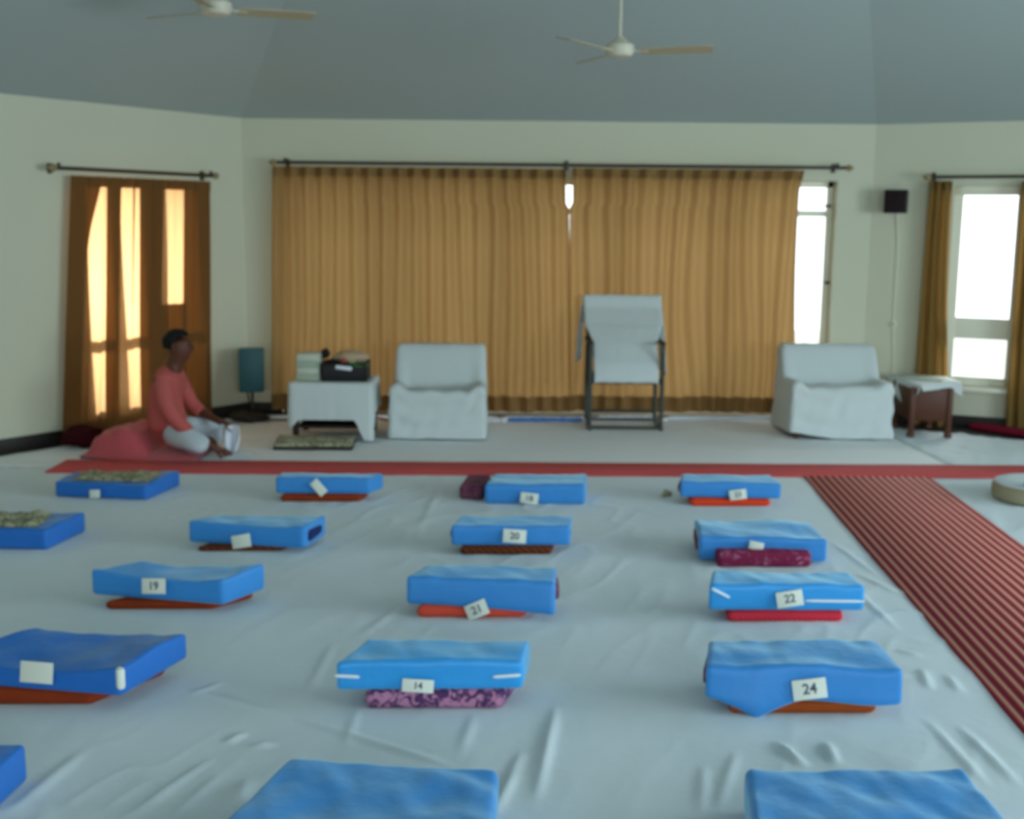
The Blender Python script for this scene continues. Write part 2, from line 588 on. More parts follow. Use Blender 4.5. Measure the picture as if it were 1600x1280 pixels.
# ------------------------------------------------------------------ floor cloths
def seg_dist(X, Y, a, b):
    ax, ay, bx, by = a[0], a[1], b[0], b[1]
    dx, dy = bx - ax, by - ay
    L2 = dx * dx + dy * dy
    t = np.clip(((X - ax) * dx + (Y - ay) * dy) / L2, 0, 1)
    return np.hypot(X - (ax + t * dx), Y - (ay + t * dy)), t


def vnoise(X, Y, seed, scale):
    """smooth value noise with numpy"""
    rs = np.random.RandomState(seed)
    g = rs.rand(64, 64)
    x = X * scale + 100; y = Y * scale + 100
    xi = np.floor(x).astype(int); yi = np.floor(y).astype(int)
    fx = x - xi; fy = y - yi
    fx = fx * fx * (3 - 2 * fx); fy = fy * fy * (3 - 2 * fy)
    a = g[xi % 64, yi % 64]; b = g[(xi + 1) % 64, yi % 64]
    c = g[xi % 64, (yi + 1) % 64]; d = g[(xi + 1) % 64, (yi + 1) % 64]
    return (a * (1 - fx) + b * fx) * (1 - fy) + (c * (1 - fx) + d * fx) * fy


def sheet(name, quad, res, base, ridges, m, seed=1, amp=0.004, rz=0.0):
    """cotton sheet over a floor quad: FL, FR, BR, BL"""
    q = [Vector((p[0], p[1], 0)) for p in quad]
    c = sum(q, Vector()) / 4
    nx = int(max((q[1] - q[0]).length, (q[2] - q[3]).length) / res)
    ny = int(max((q[3] - q[0]).length, (q[2] - q[1]).length) / res)
    u, v = np.meshgrid(np.linspace(0, 1, nx + 1), np.linspace(0, 1, ny + 1))
    X = (q[0].x * (1 - u) + q[1].x * u) * (1 - v) + (q[3].x * (1 - u) + q[2].x * u) * v
    Y = (q[0].y * (1 - u) + q[1].y * u) * (1 - v) + (q[3].y * (1 - u) + q[2].y * u) * v
    Z = np.full_like(X, base)
    n1 = vnoise(X * 0.6 + Y * 0.5, Y * 0.5 - X * 0.2, seed, 3.0)
    n2 = vnoise(X * 2.2 - Y * 0.9, Y * 0.8 + X * 0.4, seed + 5, 4.0)
    n3 = vnoise(X, Y, seed + 9, 0.8)
    Z += amp * (n1 * 0.8 + (1 - np.abs(2 * n2 - 1)) ** 4 * 1.2 * n3)
    for (a, b, w_, h) in ridges:
        dd, t = seg_dist(X, Y, a, b)
        Z += h * np.exp(-(dd / w_) ** 2) * (np.sin(np.pi * np.clip(t, 0.02, 0.98)) ** 0.5)
    edge = np.minimum(np.minimum(u, 1 - u) * nx, np.minimum(v, 1 - v) * ny)
    Z = np.where(edge < 0.5, 0.0008, Z)
    vs = np.stack([X - c.x, Y - c.y, Z], -1).reshape(-1, 3)
    me = bpy.data.meshes.new(name)
    idx = np.arange((nx + 1) * (ny + 1)).reshape(ny + 1, nx + 1)
    f = np.stack([idx[:-1, :-1], idx[:-1, 1:], idx[1:, 1:], idx[1:, :-1]], -1).reshape(-1, 4)
    me.from_pydata(vs.tolist(), [], f.tolist())
    me.shade_smooth()
    me.materials.append(m)
    o = bpy.data.objects.new(name, me)
    COL.objects.link(o)
    o.location = (c.x, c.y, 0)
    return o


def RG(x0, y0, x1, y1, w_=0.02, h=0.006):
    a, b = P(x0, y0), P(x1, y1)
    return ((a.x, a.y), (b.x, b.y), w_ * 0.7, h * 1.4)


# striped runner: follow its two edges on the floor
ra0, ra1 = P(1252, 745), P(1600, 1150)
rb0, rb1 = P(1450, 746), P(1600, 857)
cd = ((ra1 - ra0).normalized() + (rb1 - rb0).normalized()).normalized()
cang = math.atan2(cd.x, -cd.y)
cn = Vector((-cd.y, cd.x, 0))
if cn.x < 0:
    cn = -cn
cwid = (rb0 - ra0).dot(cn)
o = MB()
clen = 6.3
segs = 60
vs, fs = [], []
for i in range(segs + 1):
    y = -clen * i / segs
    for x, z in ((0, 0.001), (0.01, 0.011), (cwid - 0.01, 0.011), (cwid, 0.001)):
        vs.append((x, y, z + 0.0015 * nz(x * 3, y * 2)))
    if i:
        for k in range(3):
            a_ = (i - 1) * 4 + k
            fs.append((a_, a_ + 1, a_ + 5, a_ + 4))
run = mesh_obj('carpet_runner', vs, fs, M['stripe'])
run.location = ra0 + Vector((0, 0, 0.006))
run.rotation_euler = (0, 0, math.atan2(cn.y, cn.x))
tag(run, 'long dark red runner with thin tan stripes down the aisle', 'carpet')


def aisle(side, dist):
    return (ra0 if side == 0 else rb0) + cd * dist


e0, e1 = aisle(0, 0.0) + cn * 0.03, aisle(0, 7.2) + cn * 0.03
ridges = [RG(290, 1080, 470, 1130, 0.02, 0.006), RG(470, 1130, 700, 1200, 0.02, 0.008),
          RG(385, 1225, 372, 1262, 0.03, 0.012), RG(868, 1110, 838, 1250, 0.022, 0.010),
          RG(205, 1280, 330, 1190, 0.02, 0.006), RG(270, 1280, 345, 1215, 0.02, 0.006), RG(355, 1165, 382, 1150, 0.02, 0.007),
          RG(395, 1170, 425, 1168, 0.02, 0.008), RG(480, 1090, 520, 1010, 0.02, 0.005), RG(300, 1090, 350, 1070, 0.02, 0.005),
          RG(640, 940, 560, 1000, 0.03, 0.004), RG(1215, 1165, 1255, 1200, 0.022, 0.011), RG(1290, 1165, 1305, 1198, 0.022, 0.010),
          RG(1345, 1050, 1420, 1060, 0.02, 0.005), RG(1340, 900, 1400, 930, 0.02, 0.006), RG(1300, 850, 1370, 900, 0.02, 0.005),
          RG(1400, 1020, 1440, 1030, 0.02, 0.007), RG(1440, 1050, 1452, 1080, 0.02, 0.007), RG(1480, 1060, 1500, 1085, 0.02, 0.006),
          RG(1500, 1140, 1590, 1230, 0.02, 0.007), RG(1450, 1130, 1540, 1230, 0.02, 0.006), RG(1150, 1180, 1120, 1270, 0.02, 0.006),
          RG(1100, 1200, 1095, 1270, 0.02, 0.006), RG(700, 740, 640, 860, 0.03, 0.003), RG(130, 1180, 20, 1270, 0.03, 0.007),
          RG(800, 1220, 770, 1280, 0.02, 0.008), RG(815, 1180, 790, 1240, 0.02, 0.006), RG(1330, 790, 1352, 800, 0.02, 0.006),
          RG(560, 1110, 540, 1170, 0.02, 0.004), RG(740, 1120, 720, 1180, 0.02, 0.004), RG(1340, 930, 1400, 985, 0.02, 0.006)]
sb = P(60, 742); sf = P(0, 742)
o = sheet('floor_sheet', [(-3.2, 1.9), (e1.x, e1.y), (e0.x, e0.y), (-3.72, e0.y + 0.02)], 0.014, 0.004, ridges, M['sheet'], 3, 0.006)
tag(o, 'large creased white cotton sheet under the blue mats', 'sheet')
f0, f1 = aisle(1, 0.0) - cn * 0.03, aisle(1, 7.0) - cn * 0.03
o = sheet('floor_sheet', [(f1.x, f1.y), (5.6, 2.4), (5.6, e0.y), (f0.x, f0.y)], 0.03, 0.004,
          [RG(1480, 770, 1560, 850, 0.03, 0.006), RG(1500, 760, 1540, 790, 0.03, 0.006)], M['sheet'], 8, 0.006)
tag(o, 'white cotton sheet to the right of the striped runner', 'sheet')
# front area between the red strip and the wall, in two lengths with an overlap
t0 = P(1404, 682); t1 = P(1500, 738)
yF = P(800, 738).y
yR = YB - 0.14
sd = (t1 - t0).normalized()
tb = t0 - sd * ((yR - 0.15 - t0.y) / sd.y) * -1.0
o = sheet('floor_sheet', [(-3.72, yF), (t1.x, yF), (t0.x - 0.08, yR), (A.x + 0.02, YB - 0.1)], 0.03, 0.005,
          [RG(600, 700, 900, 712, 0.04, 0.004), RG(900, 690, 1200, 700, 0.04, 0.004)], M['sheet_front'], 12, 0.005)
tag(o, 'off-white floor sheet between the red strip and long curtains', 'sheet')
o = sheet('floor_sheet', [(t1.x + 0.0, yF), (5.2, yF), (3.9, P(1600, 690).y), (t0.x - 0.07, yR - 0.2)], 0.03, 0.008,
          [RG(1500, 690, 1580, 700, 0.03, 0.008), RG(1500, 700, 1560, 715, 0.03, 0.008), RG(1450, 665, 1530, 690, 0.05, 0.012)], M['sheet'], 16, 0.007)
tag(o, 'white floor sheet under the wooden side table at right', 'sheet')

# red strip across the hall
s0, s1 = P(98, 727), P(1720, 742)
s1.x = 4.6
dpt = P(800, 722.5).y - P(800, 741).y
vs, fs = [], []
NS = 120
ym = (P(200, 733).y + P(1500, 741).y) / 2
for i in range(NS + 1):
    x = s0.x + (s1.x - s0.x) * i / NS
    yc = P(200, 732.5).y + (P(1500, 740).y - P(200, 732.5).y) * ((x - P(200, 732).x) / (P(1500, 740).x - P(200, 732).x))
    for dy, z in ((-dpt / 2, 0.0), (-dpt / 2 + 0.008, 0.012), (dpt / 2 - 0.008, 0.012), (dpt / 2, 0.0)):
        vs.append((x, yc + dy, 0.009 + z + 0.002 * nz(x * 3, dy * 8)))
    if i:
        for k in range(3):
            a_ = (i - 1) * 4 + k
            fs.append((a_, a_ + 1, a_ + 5, a_ + 4))
o = mesh_obj('red_strip', vs, fs, M['red'])
tag(o, 'long narrow red cloth strip across the whole hall floor', 'carpet')


# ------------------------------------------------------------------ mats
def slab(name, top, z0, z1, rad, m, parent, org, seed=0, wave=0.006, dish=0.0, drape=None, pillow=0.0, n=(34, 16, 7)):
    """soft rounded slab over a floor quad top=[FL,FR,BR,BL] in world xy"""
    nx, ny, nzc = n
    a = ((top[1] - top[0]).length + (top[2] - top[3]).length) / 4
    b = ((top[3] - top[0]).length + (top[2] - top[1]).length) / 4
    c = (z1 - z0) / 2
    r = min(rad, a * 0.9, b * 0.9, c * 0.98)
    vs, fs, key = [], [], {}

    def gs(k, t):
        # cluster samples near the ends so that the rounding is smooth
        u = t * 2 - 1
        return math.copysign(abs(u) ** 0.72, u) if abs(u) > 0 else 0

    def vert(i, j, k):
        if (i, j, k) in key:
            return key[(i, j, k)]
        x, y, z = gs(0, i / nx) * a, gs(0, j / ny) * b, gs(0, k / nzc) * c
        q = Vector((max(-a + r, min(a - r, x)), max(-b + r, min(b - r, y)), max(-c + r, min(c - r, z))))
        dv = Vector((x, y, z)) - q
        if dv.length > 1e-9:
            p = q + dv.normalized() * r
        else:
            p = Vector((x, y, z))
        u, v = p.x / a, p.y / b
        w_ = (p.z + c) / (2 * c)
        U, V = (u + 1) / 2, (v + 1) / 2
        g = (top[0] * (1 - U) + top[1] * U) * (1 - V) + (top[3] * (1 - U) + top[2] * U) * V
        zz = z0 + (z1 - z0) * w_
        nn = nz(g.x * 5 + seed, g.y * 7, seed * 1.7)
        n2 = nz(g.x * 14 + seed * 3, g.y * 9 + g.x * 6, 4.0 + seed)
        zz += w_ * w_ * (wave * nn * 1.6 + wave * 0.7 * n2 - dish * (1 - u * u) * (1 - 0.3 * v) + pillow * (1 - u * u) * (1 - v * v))
        gx = 0.35 * wave * nz(g.x * 9, seed, zz * 30) * (1 if abs(v) > 0.8 else 0)
        if drape and v < -0.6:
            zz -= drape(U) * (1 - w_) ** 1.0
            g = g + Vector((0, -(0.008 + 0.5 * drape(U)) * (1 - w_), 0))
        vs.append(Vector((g.x, g.y + gx, max(zz, 0.004 if z0 < 0.02 else zz))) - org)
        key[(i, j, k)] = len(vs) - 1
        return key[(i, j, k)]
    for i in range(nx):
        for j in range(ny):
            fs.append((vert(i, j, nzc), vert(i + 1, j, nzc), vert(i + 1, j + 1, nzc), vert(i, j + 1, nzc)))
            fs.append((vert(i, j, 0), vert(i, j + 1, 0), vert(i + 1, j + 1, 0), vert(i + 1, j, 0)))
    for i in range(nx):
        for k in range(nzc):
            fs.append((vert(i, 0, k), vert(i + 1, 0, k), vert(i + 1, 0, k + 1), vert(i, 0, k + 1)))
            fs.append((vert(i, ny, k), vert(i, ny, k + 1), vert(i + 1, ny, k + 1), vert(i + 1, ny, k)))
    for j in range(ny):
        for k in range(nzc):
            fs.append((vert(0, j, k), vert(0, j, k + 1), vert(0, j + 1, k + 1), vert(0, j + 1, k)))
            fs.append((vert(nx, j, k), vert(nx, j + 1, k), vert(nx, j + 1, k + 1), vert(nx, j, k + 1)))
    return mesh_obj(name, vs, fs, m, parent)


def text_mesh(body, size, m, parent):
    cu = bpy.data.curves.new('number', 'FONT')
    cu.body = body
    cu.size = size
    cu.align_x = 'CENTER'
    cu.align_y = 'CENTER'
    cu.extrude = 0.0004
    cu.offset = size * 0.02
    t = bpy.data.objects.new('number', cu)
    COL.objects.link(t)
    bpy.context.view_layer.update()
    me = bpy.data.meshes.new_from_object(t.evaluated_get(bpy.context.evaluated_depsgraph_get()))
    bpy.data.objects.remove(t)
    o = bpy.data.objects.new('number', me)
    me.materials.clear()
    me.materials.append(m)
    COL.objects.link(o)
    o.parent = parent
    return o


MAT_GROUP = 'blue meditation mats in rows'
CUSH_GROUP = 'cushions under the blue mats'


def floor_mat(label, tp, ybot, m, cush=None, card=None, core=None, z_top=None, z_bot=None, wave=0.006, dish=0.0,
              drape=None, seed=0, ahead=-0.022, rad=0.016, piping=None, fine=False):
    """tp: the four top corners in the photo; cush=(xl, xr, y, material, label); card=(x, y, w, h, tilt, text)"""
    base = 0.010
    xm = (tp[0][0] + tp[1][0]) / 2
    if cush:
        cl, cr = P(cush[0], cush[2]), P(cush[1], cush[2])
        Yf = (cl.y + cr.y) / 2 + ahead
    else:
        Yf = P(xm, ybot, base).y
    if z_top is None:
        z_top = (PY(tp[0][0], tp[0][1], Yf).z + PY(tp[1][0], tp[1][1], Yf).z) / 2
    if z_bot is None:
        z_bot = PY(xm, ybot, Yf).z if cush else base
    zb = max(z_bot, base)
    top = [P(x, y, z_top) for x, y in tp]
    for t in top:
        t.z = 0
    c = sum(top, Vector()) / 4
    root = empty('meditation_mat', (c.x, c.y, zb))
    tag(root, label, 'mat', MAT_GROUP)
    org = Vector((c.x, c.y, zb))
    slab('mat_body', top, zb, z_top, rad, m, root, org, seed, wave, dish, drape, n=(80, 50, 7) if fine else (40, 18, 7))
    e = (top[1] - top[0]).normalized()
    nrm = Vector((e.y, -e.x, 0))
    dv = ((top[3] - top[0]) + (top[2] - top[1])) / 2
    if core:
        mcore, el, er = core
        cc = [top[0] + dv * 0.16 - e * el, top[1] + dv * 0.16 + e * er, top[2] - dv * 0.16 + e * er, top[3] - dv * 0.16 - e * el]
        h = z_top - zb
        slab('cushion_core', cc, zb + h * 0.2, z_top - h * 0.22, 0.02, mcore, root, org, seed + 3, 0.001)
    if piping:
        for (x0, y0, x1, y1) in piping:
            pts = []
            for k in range(9):
                t = k / 8
                px, py = x0 + (x1 - x0) * t, y0 + (y1 - y0) * t
                d = ray(px, py)
                p0 = top[0] + nrm * (0.006)
                tt = (p0 - CP).dot(nrm) / d.dot(nrm)
                pts.append(CP + d * tt - org)
            tb_ = MB().tube(pts, [0.003] + [0.006] * 7 + [0.003], 8)
            tb_.build('piping', M['piping'], root)
    if card:
        x, y, w_, h_, tilt, txt = card
        d = ray(x, y)
        p0 = top[0] + nrm * 0.022
        tt = (p0 - CP).dot(nrm) / d.dot(nrm)
        pc = CP + d * tt
        sc = tt * 1.0 / F
        cd_ = MB().box((0, 0, 0), (w_ * sc, h_ * sc, 0.003), None, 0.001).build('number_card', M['card'], root)
        rot = Matrix((e, Vector((0, 0, 1)), nrm)).transposed().to_4x4() @ Matrix.Rotation(R(-10), 4, 'X') @ Matrix.Rotation(R(tilt), 4, 'Z')
        cd_.matrix_local = Matrix.Translation(pc - org) @ rot
        if txt:
            t_ = text_mesh(txt, h_ * sc * 0.72, M['ink'], cd_)
            t_.location = (0, 0, 0.0022)
    if cush:
        xl, xr, yb, mc, lc = cush[:5]
        hc = zb - 0.001
        cl, cr = P(xl, yb, base), P(xr, yb, base)
        q = [Vector((p.x, p.y, 0)) for p in (cl, cr)]
        L = max(dv.length, 0.16)
        back = dv.normalized() * L * 0.92
        q = [q[0], q[1], q[1] + back, q[0] + back]
        cc = sum(q, Vector()) / 4
        cm = slab('floor_cushion', q, base - 0.003, cush[5] if len(cush) > 5 else hc, 0.022, mc, None, Vector((cc.x, cc.y, 0)), seed + 11, 0.003, n=(26, 12, 6))
        cm.location = (cc.x, cc.y, 0)
        tag(cm, lc, 'cushion', CUSH_GROUP)
    return root, top, z_top


BL, BB, BD = M['blue'], M['blue_light'], M['blue_deep']
# first row, next to the red strip
m1 = floor_mat('blue mat draped with a greyish cloth, leftmost in the row at the red strip', [(85, 752), (228, 758), (282, 736), (118, 736)], 779, BD,
               card=(148, 772, 16, 12, 5, None), seed=1)
m2 = floor_mat('small blue mat on a rust cushion, second from left at the red strip', [(430, 746), (577, 747), (600, 739), (438, 738)], 772, BL,
               cush=(437, 563, 784, M['rust'], 'rust cushion under the second mat from left by the red strip'), card=(498, 762, 26, 14, -48, None), seed=2)
m3 = floor_mat('blue mat lying flat beside a maroon patterned cushion', [(757, 757), (914, 758), (918, 740), (772, 740)], 788, BL,
               card=(827, 779, 28, 17, -6, '18'), seed=3)
m4 = floor_mat('blue mat on an orange-red cushion, nearest the aisle runner at the red strip', [(1063, 752), (1222, 755), (1204, 742), (1064, 741)], 779, BL,
               cush=(1079, 1204, 791, M['orange'], 'orange-red cushion under the rightmost mat by the red strip'), card=(1153, 773, 26, 15, 8, '23'),
               core=(M['core'], 0.012, 0.0), seed=4)
# second row
m5 = floor_mat('deep blue mat with a crumpled cream cloth on top, cut by the left edge', [(-90, 824), (72, 828), (134, 800), (-30, 799)], 858, BD, seed=5)
m6 = floor_mat('blue mat with a dark fold opening, on brown cushion behind the rust one', [(293, 814), (476, 824), (510, 804), (345, 804)], 853, BL,
               cush=(308, 438, 861, M['brown'], 'dark brown cushion under the mat with the dark fold opening'), card=(377, 846, 30, 20, 12, None), dish=0.010,
               core=(M['blue_dark'], 0.0, 0.006), seed=6)
m7 = floor_mat('blue mat with a big square card on a brown woven cushion, second row centre', [(704, 822), (891, 822), (894, 806), (720, 806)], 853, BL,
               cush=(718, 862, 867, M['brown'], 'brown woven cushion under the centre mat of the second row'), card=(804, 838, 36, 21, -4, '20'),
               core=(M['blue_dark'], 0.012, 0.0), seed=7)
m8 = floor_mat('blue mat with shiny creased top, behind a maroon printed cushion', [(1093, 838), (1294, 842), (1262, 812), (1085, 810)], 874, BL,
               cush=(1121, 1268, 887, M['maroon'], 'maroon cushion with pale print in front of a blue mat', 0.085), card=(1182, 853, 22, 12, -10, None),
               ahead=0.035, z_bot=0.02, core=(M['core'], 0.010, 0.0), seed=8, wave=0.009)
# third row
m9 = floor_mat('blue mat with blotchy white card and raised right end, third row left', [(140, 889), (348, 905), (415, 881), (222, 877)], 938, BL,
               cush=(162, 332, 952, M['rust'], 'rust red cushion under the left mat of the third row'), card=(240, 916, 38, 23, 4, '19'), dish=0.020, seed=9)
m10 = floor_mat('folded blue mat with a pink edge at its left end, on red cushion', [(634, 901), (868, 909), (870, 885), (664, 882)], 948, BL,
                cush=(650, 820, 965, M['scarlet'], 'bright red cushion under the centre mat of the third row'), card=(745, 953, 34, 24, 24, '21'),
                core=(M['core'], 0.012, 0.012), drape=lambda u: 0.025 * u * u, seed=10)
m11 = floor_mat('light blue mat with a white piped edge on a coral cushion', [(1108, 914), (1353, 915), (1326, 894), (1113, 891)], 955, BB,
                cush=(1136, 1318, 972, M['coral'], 'coral red cushion under the mat with the white piped edge'), card=(1234, 936, 40, 24, 9, '22'),
                piping=[(1258, 939, 1352, 940), (1112, 920, 1140, 934)], seed=11, wave=0.008)
# fourth row
m12 = floor_mat('large deep blue mat with upturned back corner, on rust cushion at left edge', [(-110, 1020), (188, 1043), (293, 985), (60, 980)], 1078, BD,
                cush=(-100, 142, 1102, M['rust'], 'long rust cushion under the large mat at the left edge'), card=(57, 1051, 50, 30, 0, None), dish=0.03, seed=12, wave=0.008,
                piping=None)
m13 = floor_mat('bright blue mat with white end stripes on a purple printed cushion', [(523, 1033), (817, 1031), (829, 999), (575, 998)], 1079, BB,
                cush=(568, 786, 1108, M['purple'], 'purple cushion with pink print under the bright blue mat'), card=(653, 1072, 48, 20, -4, '14'),
                piping=[(523, 1056, 562, 1058), (770, 1058, 814, 1055)], seed=13)
m14 = floor_mat('blue mat with sagging wavy hem and a card reading 24', [(1103, 1038), (1413, 1045), (1372, 1001), (1107, 997)], 1095, BL,
                cush=(1140, 1370, 1116, M['ochre'], 'ochre brown cushion under the mat with the sagging hem'), card=(1265, 1077, 50, 30, 8, '24'),
                drape=lambda u: 0.058 * max(0.0, 1 - abs(u - 0.26) / 0.24) ** 1.3 + 0.012 * math.exp(-((u - 0.85) / 0.2) ** 2), core=(M['core'], 0.006, 0.012), seed=14, wave=0.009)
# nearest row, cut by the bottom of the frame
m15 = floor_mat('blue mat of which only a corner shows at bottom left', [(-260, 1215), (-20, 1218), (42, 1163), (-190, 1160)], 1250, BD, z_top=0.12, z_bot=0.01, seed=15)
m16 = floor_mat('large wrinkled blue mat nearest the camera, left of centre', [(270, 1350), (765, 1350), (780, 1200), (452, 1183)], 1420, BL, z_top=0.135, z_bot=0.01, seed=16, fine=True, wave=0.008, rad=0.024)
m17 = floor_mat('large wrinkled blue mat nearest the camera, at bottom right', [(1185, 1345), (1640, 1350), (1505, 1200), (1163, 1199)], 1420, BL, z_top=0.135, z_bot=0.01, seed=17, fine=True, wave=0.008, rad=0.024)

# cloth folds across the two nearest mats
for (rt_, tp_, zt_m, sd_) in ((m16[0], m16[1], m16[2], 1.0), (m17[0], m17[1], m17[2], 5.0)):
    me_ = rt_.children[0].data
    for v_ in me_.vertices:
        if v_.co.z > (zt_m - rt_.location.z) * 0.75:
            x_, y_ = v_.co.x, v_.co.y
            v_.co.z += 0.004 * math.sin(26 * (x_ * 0.8 + y_ * 1.3) + 4 * nz(x_ * 4, y_ * 4, sd_)) * max(0, nz(x_ * 3 + sd_, y_ * 3, 2) + 0.35)

# piped corner patch on the large left mat
c12 = P(185, 1062, 0.1)
rt = m12[0]
MB().box(PY(186, 1062, m12[1][1].y - 0.0) - rt.location + Vector((0, 0.012, 0)), (0.028, 0.035, 0.075), Matrix.Rotation(R(35), 3, 'Z'), 0.012).build('corner_patch', M['card'], rt)


def crumpled(name, quad_px, z, h, m, seed, n=26):
    """crumpled cloth lying over a quad given in the photo at height z"""
    q = [P(x, y, z) for x, y in quad_px]
    c = sum(q, Vector()) / 4
    vs, fs = [], []
    for j in range(n + 1):
        for i in range(n + 1):
            u, v = i / n, j / n
            p = (q[0] * (1 - u) + q[1] * u) * (1 - v) + (q[3] * (1 - u) + q[2] * u) * v
            e = min(u, 1 - u, v, 1 - v)
            f = min(1, e * 8)
            zz = 0.3 * h * f + f * h * (0.5 + nz(p.x * 16 + seed, p.y * 16, seed)) * 0.9
            p = p + Vector((0.01 * nz(v * 6, seed), 0.012 * nz(u * 7, seed + 4), 0))
            vs.append(Vector((p.x - c.x, p.y - c.y, max(zz, 0.001))))
            if i < n and j < n:
                a_ = j * (n + 1) + i
                fs.append((a_, a_ + 1, a_ + n + 2, a_ + n + 1))
    o = mesh_obj(name, vs, fs, m)
    o.location = (c.x, c.y, z)
    return o


tag(crumpled('folded_cloth', [(112, 751), (232, 753), (256, 738), (130, 737)], m1[2] + 0.004, 0.018, M['cloth_beige'], 3),
    'greyish beige cloth spread on the far left blue mat', 'cloth')
tag(crumpled('folded_cloth', [(-60, 823), (58, 824), (84, 804), (-20, 803)], m5[2] + 0.004, 0.03, M['cloth_beige'], 9),
    'crumpled cream cloth on the mat cut by the left edge', 'cloth')

# maroon cushion sticking out behind the flat mat
q = [P(717, 783), P(753, 785), P(768, 764), P(730, 764)]
for v in q:
    v.z = 0
cc = sum(q, Vector()) / 4
o = slab('floor_cushion', q, 0.008, 0.095, 0.025, M['core'], None, cc, 31, 0.003)
o.location = cc
tag(o, 'maroon patterned cushion poking out at the left of a blue mat', 'cushion')
# tiny crumpled thing at the left of the rightmost mat
q = P(1042, 774, 0.01)
o = crumpled('scrap', [(1035, 776), (1049, 776), (1050, 769), (1037, 769)], 0.012, 0.025, M['cloth_beige'], 15, 8)
tag(o, 'tiny crumpled olive scrap on the sheet beside the rightmost mat', 'scrap')

# right-hand cushion beyond the runner
q = [P(1548, 773, 0), P(1640, 796, 0), P(1700, 770, 0), P(1590, 757, 0)]
q = [P(1551, 776), P(1592, 796), P(1690, 790), P(1660, 765)]
q = [P(1568, 790), P(1690, 800), P(1690, 768), P(1552, 768)]
for v in q:
    v.z = 0
cc = sum(q, Vector()) / 4
root = empty('round_cushion', cc + Vector((0, 0, 0.01)))
tag(root, 'round beige cushion with white top beyond the striped runner', 'cushion')
prof = [(0.21, 0.0), (0.235, 0.012), (0.245, 0.04), (0.242, 0.085), (0.228, 0.103)]
MB().lathe(prof, 40).build('side_band', M['beige_cushion'], root)
MB().lathe([(0.231, 0.099), (0.230, 0.108), (0.20, 0.118), (0.12, 0.122), (0.01, 0.123)], 40).build('top_cover', M['sheet'], root)
kk = P(1548, 760, 0.08)
root.location = (kk.x + 0.25, P(1590, 797).y + 0.22, 0.01)
o = MB().box((0, 0, 0.0), (0.16, 0.10, 0.05), Matrix.Rotation(0.3, 3, 'Z'), 0.015).build('pouch', M['blue_dark'], None)
o.location = Vector((P(1618, 758, 0.14).x, P(1618, 762, 0.14).y, 0.160))
tag(o, 'dark navy pouch on the round beige cushion', 'pouch')


# ------------------------------------------------------------------ curtains and rods
def curtain(label, wl, xt, yt, xb, yb, off, npl, m, seed, amp=(0.018, 0.03), edgeL=None, edgeR=None, panels=None, hem=True, warp=0.35, bigamp=0.012):
    """xt=(left,right) px at the top, xb at the bottom; hem and header are doubled cloth"""
    p = [WP(xt[0], yt[0], wl, off), WP(xt[1], yt[1], wl, off), WP(xb[1], yb[1], wl, off), WP(xb[0], yb[0], wl, off)]
    ss = [s_of(q, wl) for q in p]
    ztop = (p[0].z + p[1].z) / 2
    zb = (p[2].z + p[3].z) / 2
    a, d, n = wl['a'], wl['d'], wl['n']
    cen = a + d * ((ss[0] + ss[1]) / 2) + n * off
    root = empty('curtain', (cen.x, cen.y, ztop))
    tag(root, label, 'curtain')
    org = root.location.copy()
    NS_, NZ_ = npl * 12, 44

    def pt(u, t, extra=0.0):
        # t: 0 top, 1 bottom
        sL = ss[0] + (ss[3] - ss[0]) * t + (edgeL(t) if edgeL else 0)
        sR = ss[1] + (ss[2] - ss[1]) * t + (edgeR(t) if edgeR else 0)
        s = sL + (sR - sL) * u
        am = amp[0] + (amp[1] - amp[0]) * min(1, t * 1.6)
        ph = 2 * math.pi * npl * (u + warp / npl * nz(u * npl * 0.45, t * 1.2, seed) * (0.4 + t))
        shp = math.sin(ph)
        shp = shp * (1.0 - 0.55 * t * (0.5 + nz(u * 7, t * 0.8, seed + 3)))
        big = bigamp * nz(u * npl * 0.28, t * 0.9, seed + 9) * 2.2
        o_ = off + am * shp + big * t + extra
        z = ztop + (zb - ztop) * t + 0.008 * nz(u * npl * 0.6, seed) * (t > 0.5)
        return a + d * s + n * o_ + Vector((0, 0, z)) - org

    def layer(name, t0_, t1_, extra, nzz, u0=0.0, u1=1.0, u0b=None, u1b=None, lm=None):
        vs, fs = [], []
        nss = max(8, int(NS_ * (u1 - u0)))
        for j in range(nzz + 1):
            for i in range(nss + 1):
                f = j / nzz
                ua = u0 + ((u0b if u0b is not None else u0) - u0) * f
                ub = u1 + ((u1b if u1b is not None else u1) - u1) * f
                vs.append(pt(ua + (ub - ua) * i / nss, t0_ + (t1_ - t0_) * f, extra))
                if i < nss and j < nzz:
                    q_ = j * (nss + 1) + i
                    fs.append((q_, q_ + 1, q_ + nss + 2, q_ + nss + 1))
        return mesh_obj(name, vs, fs, lm or m, root)
    layer('fabric', 0, 1, 0, NZ_)
    H = ztop - zb
    if hem:
        layer('header_band', 0, 0.075 / H, 0.004, 2)
        layer('header_lining', 0, 0.075 / H, -0.004, 2)
        layer('hem', 1 - 0.13 / H, 1.0, 0.004, 3)
        layer('hem_lining', 1 - 0.13 / H, 1.0, -0.004, 3)
    for (u0, u1, t0_, t1_, u0b, u1b) in (panels or []):
        layer('fold_shade_layer', t0_, t1_, -0.006, 20, u0, u1, u0b, u1b, M['curtain_fold_shade'])  # hidden layers for folds, some added only to dim the pane glow
    return root


